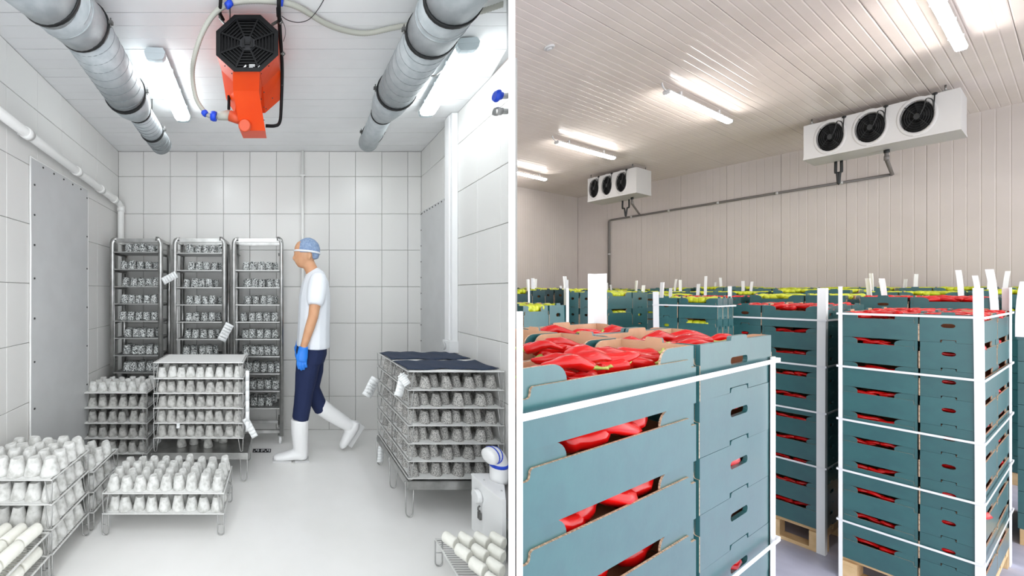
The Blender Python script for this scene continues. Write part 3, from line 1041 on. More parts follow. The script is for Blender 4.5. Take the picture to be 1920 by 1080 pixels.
XH1 = (92 - PX) / FPX * 1.535; YH0, YH1 = 1.17, 1.535
XH0 = wl(YH0) + .03
zH = CZ - (999 - PY) / FPX * 1.535
for i, z in enumerate((zH, zH - .105)):
    wire_tray(XH0, XH1, YH0, YH1, z, .1 if i == 0 else z, ('upper' if i == 0 else 'lower') + ' wire tray holding fresh white curd logs', 'curd log trays', mesh=False, foot=(i == 1))
    for r_ in range(3):
        for k in range(4):
            log(XH1 - .045 - k * .068, YH1 - .062 - r_ * .108, z + .003, R.uniform(-.12, .0), f'fresh white curd log, {NTH[k]} from the aisle edge, {ROW[2 - r_]}, {"upper" if i == 0 else "lower"} curd tray', 'curd logs before the cheese stack')

# stack F: ash cheeses under the navy net
YF, YF1 = 1.985, 2.62; pf = FPX / YF
XF0 = (765 - PX) / pf; XF1 = wr(YF) - .015
zF = [CZ - (y - PY) / pf for y in (697, 731.5, 765, 798, 832, 865, 897)]
for i, z in enumerate(zF):
    last = i == len(zF) - 1
    leg = (z - zF[i + 1] - .004) if not last else .012
    nm = 'white covered wire tray under the navy netting' if i == 0 else f'{ORD[i]} wire tray of ash cheeses in the stack under navy netting'
    wire_tray(XF0, XF1, YF, YF1, z, leg, nm, 'trays under the navy netting', mids=((-1, 2.3),))
    if i == 0:
        continue
    g = 'ash cheeses under the navy netting'
    lab = f'ash cheese, NTH from the tiled wall, ROWN, {ORD[i]} tray under navy netting'
    for q_ in range(8):
        cheese('a', XF0 + .05 + (XF1 - XF0 - .10) * q_ / 7 + R.uniform(-.004, .004), YF + (.042 if q_ % 2 == (i % 2) else .074) + R.uniform(-.004, .004), z + DK, lab.replace('NTH', NTH[7 - q_]).replace('ROWN', 'front row'), g, .94)
    for r_ in range(1, 6):
        cheese('a', XF0 + .05 + R.uniform(-.004, .004), YF + .045 + r_ * .1, z + DK, f'ash cheese at the aisle edge, {NTH[r_]} from the front, {ORD[i]} tray under navy netting', g)
    fill_front('a', XF0 + .09, XF1 - .01, YF + .165, z + DK, 6, lab.replace('NTH from the tiled wall', 'NTH from the aisle edge').replace('ROWN', 'second row'), g, scale=1.0, indiv=(i < 2))
    if i == 1:
        fill_front('a', XF0 + .09, XF1 - .01, YF + .25, z + DK, 6, '', '', indiv=False)
dolly(XF0 + .0, XF1 + .005, YF - .005, YF1 + .005, zF[-1] - .014, 'steel stand on loop legs under the ash cheese stack', [(XF0 + .012, YF + .01, (1, 0)), (XF0 + .012, 2.29, (1, 0)), (XF0 + .012, YF1 - .02, (1, 0)), (XF1 - .06, YF + .3, (1, 0)), (XF1 - .06, YF1 - .02, (1, 0))], lip=.045)
# two navy nets laid over the lid tray
for (ya, yb_, lab) in ((YF + .03, YF + .285, 'navy netting strip over the front of the covered tray'), (YF + .33, YF + .60, 'navy netting strip over the back of the covered tray')):
    b = MB(); nx, ny = 24, 8
    idx = {}
    for j in range(ny + 1):
        for i in range(nx + 1):
            u, v = i / nx, j / ny
            x = XF0 + .005 + (XF1 - XF0 - .012) * u
            y = ya + (yb_ - ya) * v + .012 * math.sin(u * 9 + ya * 5) * (1 if j in (0, ny) else .4)
            z = zF[0] + .0085 + .003 * math.sin(u * 21 + v * 5) + .002 * R.random()
            idx[i, j] = b.add([(x, y, z)])
    for j in range(ny):
        for i in range(nx):
            b.face((idx[i, j], idx[i + 1, j], idx[i + 1, j + 1], idx[i, j + 1]), 0, True)
    o = tag(b.build('navy_net', net_m), lab, 'net')
    md = o.modifiers.new('thickness', 'SOLIDIFY'); md.thickness = .004; md.offset = 0

# tray G: fresh cheeses at the partition
YG1 = 1.64; XG0 = (816 - PX) / FPX * YG1; zG = CZ - (1011 - PY) / FPX * YG1
gx = lambda y: KD * y - .02
wire_tray(XG0, KD * YG1 - .02, 1.2, YG1, zG, zG, 'low wire tray of fresh curd pieces beside the white partition', None, mesh=False, foot=True, xr_fn=gx)
for r_ in range(4):
    for k in range(5):
        y = YG1 - .045 - r_ * .078
        x = XG0 + .05 + k * .074 + r_ * .02
        if x + .03 < KD * (y - .03):
            log(x, y, zG + .003, .5, f'fresh curd piece, {NTH[k]} from the aisle edge, {NTH[r_]} row from the machine, low tray', 'curd pieces beside the partition', .95, SLOG)

# ------------------------------------------------------------------ trolley racks
YT0, YT1 = 2.94, 3.20; pt = FPX / YT0


def trolley(x0p, x1p, ys, label, group_lab, base_rails=False, seed=0, wheels=True):
    x0, x1 = (x0p - PX) / pt, (x1p - PX) / pt
    zt = CZ - (447 - PY) / pt
    w = .038
    t = thing('trolley_rack', label, 'trolley', ((x0 + x1) / 2, (YT0 + YT1) / 2, 0), 'cheese trolleys')
    zlow = .075
    for (xx, sg) in ((x0 + w / 2, 1), (x1 - w / 2, -1)):
        for yy in (YT0 + w / 2, YT1 - w / 2):
            pth = [(xx, yy, zlow), (xx, yy, zt - .08), (xx, yy, zt - .04), (xx + sg * .008, yy, zt - .014), (xx + sg * .02, yy, zt - .006), (xx + sg * .04, yy, zt - .004)] if yy < YT0 + .1 else [(xx, yy, zlow), (xx, yy, zt - .02)]
            MB().tube(pth, w * .62, 4, up=(1, 1, 0)).build('post', steel_m, t)
    for yy in (YT0 + w / 2, YT1 - w / 2):
        MB().box((x0 + .03, yy - .012, zt - .03), (x1 - .03, yy + .012, zt)).build('top_rail', steel_m, t)
        MB().box((x0 + .02, yy - .012, .10), (x1 - .02, yy + .012, .125)).build('base_rail', steel_m, t)
    for xx in (x0 + w / 2, x1 - w / 2):
        MB().box((xx - .01, YT0 + .02, zt - .03), (xx + .01, YT1 - .02, zt - .006)).build('side_rail', steel_m, t)
        MB().box((xx - .01, YT0 + .02, .10), (xx + .01, YT1 - .02, .125)).build('side_rail', steel_m, t)
    MB().tube([(x0 + .042, YT0 + .004, .12), (x0 + .042, YT0 + .004, zt - .1)], .004, 6).build('latch_rod', steel_m, t)
    zs = [CZ - (y - PY) / pt for y in ys]
    allz = [CZ - (472 + 32.3 * k - PY) / pt for k in range(11)]
    for z in allz:
        for xx in (x0 + w + .004, x1 - w - .004):
            b = MB(); b.box((xx - .008, YT0 + .012, z - .012), (xx + .008, YT1 - .012, z - .010)); b.box((xx - .008 if xx < (x0 + x1) / 2 else xx + .006, YT0 + .012, z - .026), (xx - .006 if xx < (x0 + x1) / 2 else xx + .008, YT1 - .012, z - .010)); b.build('tray_runner', dsteel_m, t)
    q = random.Random(seed)
    for li, z in enumerate(zs):
        b = MB()
        for (a, c) in (((x0 + w, YT0 - .004), (x1 - w, YT0 - .004)), ((x0 + w, YT1 - .02), (x1 - w, YT1 - .02)), ((x0 + w, YT0 - .004), (x0 + w, YT1 - .02)), ((x1 - w, YT0 - .004), (x1 - w, YT1 - .02))):
            b.bar((a[0], a[1], z - .004), (c[0], c[1], z - .004), .007, .008)
        k = x0 + w + .012
        while k < x1 - w:
            b.bar((k, YT0, z - .002), (k, YT1 - .02, z - .002), .0028, .0028); k += .013
        for k in range(1, 6):
            yy = YT0 + (YT1 - YT0 - .02) * k / 6
            b.bar((x0 + w, yy, z - .005), (x1 - w, yy, z - .005), .004, .004)
        b.build('wire_shelf', wire_m, t)
        MB().box((x0 + w + .006, YT0 + .004, z - .0005), (x1 - w - .006, YT1 - .026, z + .0005)).build('shading_shelf_mat', shading_mat_m, t)  # added mat that blocks light from above and darkens the rack
        nfr = 4 if q.random() < .6 else 5
        shift = q.uniform(-.02, .03)
        for i in range(nfr):
            rest('r', x0 + .115 + .066 * i + shift + q.uniform(-.006, .006), YT0 + .06 + q.uniform(0, .02), z + .001, q.uniform(.95, 1.08))
        for i in range(5):
            rest('r', x0 + .10 + .064 * i + shift + q.uniform(-.006, .006), YT0 + .15 + q.uniform(-.01, .02), z + .001, q.uniform(.92, 1.05))
    for (xx, yy) in ((x0 + .03, YT0 + .035), (x1 - .03, YT0 + .035), (x0 + .03, YT1 - .035), (x1 - .03, YT1 - .035)):
        c = MB(); c.box((xx - .022, yy - .022, .072), (xx + .022, yy + .022, .078)); c.box((xx - .02, yy - .018, .03), (xx - .016, yy + .018, .074)); c.box((xx + .016, yy - .018, .03), (xx + .02, yy + .018, .074))
        cs = c.build('caster_fork', steel_m, t)
        wv = MB(); wv.lathe([(.012, -.013), (.030, -.012), (.036, -.008), (.036, .008), (.030, .012), (.012, .013)], 20, Matrix.Translation((xx, yy, .036)) @ Matrix.Rotation(math.pi / 2, 4, 'Y'))
        o = wv.build('wheel', boot_m); o.parent = cs; o.location = -cs.parent.location
    return t


lev = [472 + 32.3 * k for k in range(11)]
trolley(205, 304, lev[:10], 'steel trolley rack of ash cheeses beside the tiled corner', '', seed=1)
trolley(323, 424, [l + 2 for l in lev[:10]], 'steel trolley rack of ash cheeses between two other trolleys', '', seed=2)
trolley(434, 532, [l + 2 for l in lev[1:10]], 'steel trolley rack with empty top level beside the walking person', '', seed=3)

# ------------------------------------------------------------------ paper tags
def paper(px, py, Y, w, h, ang, label, strokes=(), tilt=0.15):
    """a folded paper slip: centre pixel, size in metres, roll angle in degrees"""
    c = at(px, py, Y)
    t = thing('paper_tag', label, 'tag', c - Z * h / 2)
    M = Matrix.Translation(c) @ Matrix.Rotation(math.radians(ang), 4, 'Y') @ Matrix.Rotation(tilt, 4, 'Z')
    b = MB(); n = 6
    for k in range(n):
        u0, u1 = -.5 + k / n, -.5 + (k + 1) / n
        i0 = b.add([M @ Vector((x, .006 * math.sin(u * 5), u * h)) for u in (u0, u1) for x in (-w / 2, w / 2)])
        b.face((i0, i0 + 1, i0 + 3, i0 + 2), 0, True)
    o = b.build('slip', paper_m, t)
    md = o.modifiers.new('thickness', 'SOLIDIFY'); md.thickness = .0012
    if strokes:
        b = MB()
        for st in strokes:
            b.tube([M @ Vector((x * w, -.0085 + .006 * math.sin(z * 5) * 0, z * h)) for x, z in st], .0009, 4)
        o = b.build('handwriting', ink_m, t); o['kind'] = 'stuff'
    return t


def scrawl(z, x0, x1, n, seed, a=.05):
    q = random.Random(seed)
    return [(x0 + (x1 - x0) * k / n, z + (a if k % 2 else -a) * q.uniform(.3, 1)) for k in range(n + 1)]


paper(318, 521, 2.925, .062, .13, 62, 'white paper slip hanging between two trolley racks high up', [scrawl(.1, -.3, .3, 6, 1), scrawl(-.12, -.2, .3, 5, 2)])
paper(423, 623, 2.925, .075, .16, 28, 'handwritten paper slip hanging on the trolley rack post', [scrawl(.22, -.3, .35, 9, 3), scrawl(.08, -.35, .35, 11, 4), scrawl(-.08, -.35, .1, 7, 5), scrawl(-.28, -.2, .3, 7, 6)])
paper(696, 726, 2.5, .075, .15, 30, 'handwritten paper slip hanging off the ash cheese stack corner', [scrawl(.15, -.35, .2, 7, 7), scrawl(.02, -.3, .3, 9, 8), scrawl(-.12, -.3, .3, 8, 9), scrawl(-.3, -.2, .25, 7, 10)])
paper(752, 722, YF - .02, .05, .13, 18, 'blank folded paper slip on the front corner of ash cheese stack', [])
paper(758, 712, YF - .03, .045, .07, -30, 'short blank paper flap over the ash cheese stack corner', [])
paper(469, 802, 2.36, .045, .145, -28, 'blank paper slip hanging beside the covered tray stack', [])
paper(714, 852, 2.56, .05, .12, 8, 'crumpled paper slip low on the ash cheese stack', [])
paper(464, 752, 2.362, .026, .42, 0, 'long white paper strip down the covered tray stack corner', [])
paper(334, 799, YBs - .006, .022, .03, 0, 'tiny white slip on the fourth tray edge', [])
# printed strip lying on the floor by the boot
c = onz(491, 845, .002)
t = thing('floor_strip', 'black and white printed strip lying on the floor by the boot', 'strip', c)
MB().box((c.x - .075, c.y - .03, .001), (c.x + .075, c.y + .03, .004)).build('strip', ink_m, t)
b = MB()
for k in range(9):
    x = c.x - .066 + k * .0155
    b.box((x, c.y - .022 + .018 * (k % 2), .004), (x + .009, c.y - .006 + .026 * ((k * 7) % 3 > 0), .0046))
o = b.build('print', paper_m, t); o['kind'] = 'stuff'

# ------------------------------------------------------------------ white machine at the partition
ym0, ym1 = 1.69, 1.90
zm = CZ - (908 - PY) / FPX * 1.8
xm = 1.05 / 1.8
t = thing('curd_machine', 'white machine housing with striped elbow pipe beside the partition', 'machine', (1.12, 1.8, 0))
pts = [(1.052, ym0 + .11), (1.068, ym0 - .03), (KD * (ym0 - .03) - .012, ym0 - .03), (KD * ym1 - .03, ym1), (1.052, ym1)]
b = MB(); n = len(pts)
a, c_ = b.add([(x, y, .002) for x, y in pts]), b.add([(x, y, zm) for x, y in pts])
b.face([a + i for i in range(n)][::-1]); b.face([c_ + i for i in range(n)])
for i in range(n):
    j = (i + 1) % n
    b.face((a + i, a + j, c_ + j, c_ + i))
b.build('housing', white_m, t)
b = MB()
a, c_ = b.add([(x - .004, y - .002, zm - .004) for x, y in pts]), b.add([(x - .004, y - .002, zm + .006) for x, y in pts])
b.face([a + i for i in range(n)][::-1]); b.face([c_ + i for i in range(n)])
for i in range(n):
    j = (i + 1) % n
    b.face((a + i, a + j, c_ + j, c_ + i))
b.build('lid', plaster_m, t)
ex, ey = 1.158, 1.83
pe_path = [Vector((ex, ey, zm + .005)), Vector((ex, ey, zm + .08)), Vector((ex - .006, ey - .003, zm + .118)), Vector((ex - .026, ey - .012, zm + .144)), Vector((ex - .05, ey - .022, zm + .150)), Vector((ex - .07, ey - .03, zm + .146))]
pe_path = smooth_path(pe_path, 4)
d_ = (pe_path[-1] - pe_path[-2]).normalized()
pr_ = [.043] * len(pe_path) + [.039, .030, .014]
el = MB().tube(pe_path + [pe_path[-1] + d_ * .008, pe_path[-1] + d_ * .014, pe_path[-1] + d_ * .017], pr_, 20).build('elbow_pipe', boot_m, t)
for i in (5, len(pe_path) - 8, len(pe_path) - 5):
    p_, d_ = pe_path[i], (pe_path[i + 1] - pe_path[i - 1]).normalized()
    hw_ = .009 if i == 5 else .004
    o = MB().tube([p_ - d_ * hw_, p_ + d_ * hw_], .0445, 20).build('blue_band', blue_m); o.parent = el; o.location = -t.location
MB().lathe([(.030, 0), (.034, .004), (.034, .022), (.031, .027)], 20, Matrix.Translation((1.05, ym0 + .13, zm - .075)) @ Matrix.Rotation(-math.pi / 2, 4, 'Y')).build('knob', white_m, t)
b = MB(); b.tube([(1.046, ym0 + .12, zm - .12), (1.036, ym0 + .12, zm - .13), (1.036, ym0 + .12, zm - .142), (1.046, ym0 + .12, zm - .148)], .004, 6); b.build('latch', dsteel_m, t)
b = MB(); b.box((1.038, ym0 + .11, zm - .19), (1.05, ym0 + .13, zm - .155)); b.build('catch_plate', dsteel_m, t)
for (dx, dy) in ((.02, .16), (.05, .06)):
    MB().lathe([(.005, 0), (.004, .003)], 8, Matrix.Translation((1.06 + dx, ym0 + dy - .02, zm + .006))).build('screw', greyp_m, t)

# ------------------------------------------------------------------ the walking person
YP = 2.745


def blob(name, parts, m, parent, vox, smooth=6):
    b = MB()
    for (path, rs, bs, up) in parts:
        b.tube(path, rs, 14, b=bs, up=up)
    o = b.build(name, m, parent)
    md = o.modifiers.new('remesh', 'REMESH'); md.mode = 'VOXEL'; md.voxel_size = vox; md.use_smooth_shade = True
    md = o.modifiers.new('smooth', 'SMOOTH'); md.factor = .5; md.iterations = smooth
    return o


def cap(path, rs, bs=None):
    """round the ends of a limb"""
    path = [Vector(p) for p in path]; bs = bs or rs
    d0 = (path[0] - path[1]).normalized(); d1 = (path[-1] - path[-2]).normalized()
    P = [path[0] + d0 * rs[0] * .85, path[0] + d0 * rs[0] * .5] + path + [path[-1] + d1 * rs[-1] * .5, path[-1] + d1 * rs[-1] * .85]
    f = lambda r: [r[0] * .35, r[0] * .82] + list(r) + [r[-1] * .82, r[-1] * .35]
    return P, f(rs), f(bs)


per = thing('person', 'person in white shirt, navy trousers and white boots walking past the trolleys', 'person', (at(570, 855, YP).x, YP, 0))
YU = (0, 1, 0)
pp = lambda x, y, d=0: at(x, y, YP + d) if d == 0 else Vector((at(x, y, YP).x, YP + d, at(x, y, YP).z))
body = []
# head: stacked ellipses along a nearly vertical axis; rs = across (X), bs = depth (Y)
hp = [pp(572, 500), pp(570, 494), pp(570, 486), pp(572, 476), pp(574, 466), pp(575, 456), pp(575, 449)]
body.append((hp, [.030, .062, .078, .092, .095, .080, .035], [.025, .048, .062, .072, .074, .062, .03], YU))
body.append(([pp(557, 497), pp(560, 496), pp(566, 496)], [.012, .022, .03], [.018, .03, .04], YU))               # chin
body.append(([pp(551.5, 479), pp(550.5, 484.5), pp(553, 487)], [.008, .014, .012], [.008, .014, .013], YU))                  # nose
body.append(([pp(553.5, 491), pp(556, 491)], [.011, .012], [.02, .022], YU))                                     # lips
body.append(([pp(554, 472), pp(560, 471)], [.012, .014], [.04, .045], YU))                                      # brow
for sg in (-1, 1):
    body.append(([pp(579, 475, sg * .07), pp(580, 481, sg * .076), pp(578, 488, sg * .07)], [.012, .016, .009], [.010, .010, .008], YU))   # ears
body.append(([pp(576, 490), pp(583, 504), pp(588, 516), pp(590, 530)], [.052, .052, .058, .075], [.05, .05, .062, .12], YU))
body.append(([pp(590, 528), pp(590, 560), pp(590, 600)], [.08, .10, .09], [.15, .15, .13], YU))
# arms: near arm hangs, far arm swings ahead
for (sh, el_, wr_, dep) in ((pp(593, 528, -.165), pp(583, 590, -.205), pp(566, 645, -.19), -1), (pp(590, 528, .165), pp(584, 592, .2), pp(566, 644, .17), 1)):
    P, a_, c_ = cap([sh, sh.lerp(el_, .5), el_, el_.lerp(wr_, .35), wr_], [.05, .046, .039, .038, .026], [.052, .046, .039, .036, .03])
    body.append((P, a_, c_, YU))
blob('body', body, skin_m, per, .009, 4)
# t-shirt
sh = [([pp(584, 508), pp(589, 516), pp(591, 530), pp(590, 556), pp(589, 590), pp(588, 620), pp(587, 650)], [.055, .085, .108, .126, .128, .130, .136], [.07, .125, .185, .195, .180, .175, .180], YU)]
for d in (-1, 1):
    s0, s1 = pp(593, 526, d * .15), pp(587, 563, d * .2)
    P, a_, c_ = cap([s0, s0.lerp(s1, .5), s1], [.07, .074, .068], [.075, .07, .066])
    sh.append((P[:-1], a_[:-1], c_[:-1], YU))
blob('shirt', sh, shirt_m, per, .009, 5)
# trousers
knF, anF = pp(569, 728, -.07), pp(562, 785, -.07)
knB, anB = pp(584, 732, .08), pp(606, 776, .08)
tr = [([pp(585, 642), pp(584, 660), pp(582, 676)], [.12, .125, .11], [.165, .17, .165], YU),
      ([pp(578, 664, -.075), pp(573, 700, -.075), knF, pp(566, 755, -.07), pp(562, 780, -.07)], [.098, .088, .074, .070, .066], [.09, .083, .072, .066, .062], YU),
      ([pp(588, 664, .08), pp(588, 700, .08), knB, pp(594, 752, .08), anB], [.098, .088, .076, .068, .062], [.09, .083, .072, .064, .06], YU)]
blob('trousers', tr, navy_m, per, .009, 4)
# boots
X = Vector((1, 0, 0))
f0 = pp(562, 850, -.07)
bt = [([pp(561, 779, -.07), pp(561, 800, -.07), pp(562, 825, -.07), pp(563, 842, -.07), pp(563, 851, -.07)], [.072, .070, .062, .058, .055], [.062, .06, .052, .046, .044], YU),
      ([pp(572, 845, -.07), pp(560, 843, -.07), pp(545, 845, -.07), pp(530, 848, -.07), pp(517, 850, -.07), pp(513, 851, -.07)], [.042, .05, .05, .046, .036, .018], [.034, .044, .038, .030, .024, .012], Z)]
ob = blob('boot', bt, boot_m, per, .008, 4)
b = MB()
for (x0, x1) in ((512, 546), (552, 578)):
    p, q = pp(x0, 853, -.07), pp(x1, 853, -.07)
    b.box((p.x, p.y - .042, .001), (q.x, p.y + .042, .012))
o = b.build('sole', sole_m); o.parent = ob; o.location = -per.location
toe = pp(650, 836, .08)
bt = [([pp(602, 768, .08), pp(622, 782, .08), pp(645, 797, .08), pp(660, 806, .08)], [.070, .066, .058, .05], [.06, .058, .05, .045], YU),
      ([pp(672, 797, .08), pp(668, 806, .08), pp(660, 818, .08), pp(652, 832, .08), pp(645, 844, .08), pp(642, 848, .08)], [.03, .045, .046, .040, .030, .014], [.034, .044, .044, .046, .036, .02], YU)]
ob = blob('boot', bt, boot_m, per, .008, 4)
b = MB(); b.bar(pp(681, 802, .08), pp(655, 843, .08), .08, .010, up=(1, 0, .7)); o = b.build('sole', sole_m); o.parent = ob; o.location = -per.location
# gloves with five fingers
for d, w0 in ((-1, pp(566, 645, -.19)), (1, pp(566, 644, .17))):
    g = [([w0 + Z * .012, w0, w0 - Z * .03 - X * .004, w0 - Z * .075 - X * .008, w0 - Z * .1 - X * .01], [.036, .036, .040, .042, .036], [.03, .03, .024, .022, .02], YU)]
    base = w0 - Z * .09 - X * .01
    for k, (fx, L) in enumerate(((-.030, .072), (-.010, .082), (.011, .077), (.030, .06))):
        a_ = base + X * fx
        g.append(([a_, a_ - Z * L * .5 - X * .002, a_ - Z * L * .8 + Vector((.004, d * -.008, 0)), a_ - Z * L + Vector((.006, d * -.018, 0))], [.0098, .0095, .009, .007], [.0098, .0095, .009, .007], YU))
    a_ = w0 - Z * .03 - X * .034
    g.append(([a_ + X * .01, a_ - Z * .03 - X * .012, a_ - Z * .06 - X * .012], [.012, .011, .008], [.012, .011, .008], YU))
    blob('glove', g, glove_m, per, .0045, 2)
# hair net and elastic band, short hair under it
hn = [([pp(583, 490), pp(581, 480), pp(579, 470), pp(577, 460), pp(576, 452), pp(575, 447)], [.045, .066, .085, .086, .066, .02], [.06, .072, .084, .082, .062, .02], YU)]
hn = [([pp(577, 475) , pp(577, 466), pp(577, 457), pp(577, 450), pp(577, 446)], [.098, .100, .088, .058, .02], [.084, .086, .074, .05, .02], YU), ([pp(589, 478), pp(590, 486)], [.045, .03], [.07, .05], YU)]
blob('hair_net', hn, hnet_m, per, .008, 3)
b = MB()
ring = [pp(576, 473) + Vector((math.cos(a) * .102, math.sin(a) * .089, -math.cos(a) * .012)) for a in [2 * math.pi * k / 28 for k in range(28)]]
b.tube(ring, .008, 8, closed=True); b.build('elastic_band', shirt_m, per)
for sg in (-1, 1):
    b = MB(); e = pp(556.5, 477.5, sg * .03)
    b.lathe([(.002, -.009), (.008, -.005), (.0095, 0), (.008, .005), (.002, .009)], 10, Matrix.Translation(e)); b.build('eye', ink_m, per)

# ------------------------------------------------------------------ the storage room: shell
D1 = Vector((.9203, .3913, 0)); D2 = Vector((-.3913, .9203, 0))
RZ = math.atan2(D1.y, D1.x)
U1, V1 = 10.73, 5.26                         # side wall and far wall
RF, RC = CZ - 1.867, CZ + 2.5                # floor and ceiling heights


def uv(u, v, z=0):
    return D1 * u + D2 * v + Z * z


def rstruct(name, lo, hi, m, label):
    o = MB().box(lo, hi).build(name, m)
    o.rotation_euler = (0, 0, RZ)
    return struct(o, label)


rstruct('floor_storage', (-1, -4, RF - .1), (U1 + .1, V1 + .1, RF), rfloor_m, 'scuffed dark grey concrete floor of the cold store')
ceil2 = rstruct('ceiling_storage', (-.5, -3, RC + .01), (U1 + .1, V1 + .1, RC + .1), rjoint_m, 'beige ribbed panel ceiling of the cold store')
wall_s = rstruct('wall_side', (U1 + .01, -3, RF), (U1 + .1, V1 + .1, RC + .01), rjoint_m, 'beige ribbed panel wall behind the cooling units')
wall_f = rstruct('wall_far', (1.6, V1 + .01, RF), (U1 + .1, V1 + .1, RC + .01), rjoint_m, 'beige ribbed end wall of the cold store')


def ribbed_panel(name, length, width, thick, axis_long, n, m):
    """panel in its own frame: long along X, wide along Y, top face at z=thick, with n shallow pressed ribs"""
    b = MB()
    g = .0022
    prof = []
    for k in range(n):
        y0 = -width / 2 + .0012 + (width - .0024) * k / n
        y1 = -width / 2 + .0012 + (width - .0024) * (k + 1) / n
        prof += [(y0, thick - g), (y0 + .006, thick), (y1 - .006, thick), (y1, thick - g)]
    prof = [(-width / 2 + .0012, 0)] + prof + [(width / 2 - .0012, 0)]
    i0 = b.add([(-length / 2, y, z) for y, z in prof]); i1 = b.add([(length / 2, y, z) for y, z in prof])
    k = len(prof)
    for i in range(k):
        j = (i + 1) % k
        b.face((i0 + i, i0 + j, i1 + j, i1 + i)[::-1])
    b.face([i0 + i for i in range(k)]); b.face([i1 + i for i in range(k)][::-1])
    return b.mesh(name, m)


cw = .5
me = ribbed_panel('ceiling_panel', U1 + .5, cw, .012, 'X', 8, rceil_m)
for k in range(17):
    v = V1 - cw * (k + .5)
    if v - cw / 2 < -3.3:
        break
    o = link('ceiling_panel', me, ceil2)
    o.matrix_local = Matrix.Translation(((U1 - .5) / 2, v, RC + .011)) @ Matrix.Rotation(math.pi, 4, 'X')
ww = .62
H2 = RC - RF
me = ribbed_panel('wall_panel', H2, ww, .012, 'Z', 7, rwall_m)
for k in range(13):
    v = V1 - ww * (k + .5)
    o = link('wall_panel', me, wall_s)
    o.matrix_local = Matrix.Translation((U1 + .011, v, (RF + RC) / 2)) @ Matrix(((0, 0, -1, 0), (0, 1, 0, 0), (1, 0, 0, 0), (0, 0, 0, 1)))
for k in range(8):
    u = U1 - ww * (k + .5)
    o = link('wall_panel', me, wall_f)
    o.matrix_local = Matrix.Translation((u, V1 + .011, (RF + RC) / 2)) @ Matrix(((0, 1, 0, 0), (0, 0, -1, 0), (-1, 0, 0, 0), (0, 0, 0, 1)))

# ceiling detector
p = onz(1030, 88, RC)
t = thing('smoke_detector', 'small round white detector on the beige ceiling', 'detector', p - Z * .05)
MB().lathe([(.045, 0), (.045, -.010), (.036, -.018)], 20, Matrix.Translation(p)).build('base', unit_m, t)
MB().lathe([(.024, -.0185), (.022, -.028), (.012, -.032)], 16, Matrix.Translation(p)).build('sensor', unit_m, t)

zr = RC - .09
def lamp_r_at(a, c, label):
    t = batten('strip_lamp', a, c, .062, RC, label, lamp_r, 'cold store strip lamps', drop=.06, h=.055, cap_m=unit_m)
    d = (Vector(c) - Vector(a)).normalized()
    p = Vector((a[0], a[1], RC - .07))
    MB().tube(smooth_path([p, p - d * .05 + Z * .01, p - d * .09 + Z * .04, p - d * .1 + Z * .069], 4), .008, 6).build('lamp_cable', unit_m, t)
    return t


lamp_r_at(onz(1043, 267, zr), onz(1152, 297, zr), 'lit strip lamp on the ceiling above the corner cooling unit')
lamp_r_at(onz(1249, 173, zr), onz(1369, 229, zr), 'lit strip lamp on the ceiling between the two cooling units')
lamp_r_at(onz(955, 321, zr), onz(1024, 337, zr), 'lit strip lamp on the ceiling close to the end wall')
e = onz(1803, 92, zr)
lamp_r_at(e - D1 * 1.75, e, 'lit strip lamp on the ceiling near the three fan unit')
for (u, v) in ((3.4, -.9), (6.6, -1.0), (1.0, -2.0), (4.6, -2.4)):
    lamp_r_at(uv(u, v, zr), uv(u + 1.7, v, zr), 'lit strip lamp in the near part of the cold store')

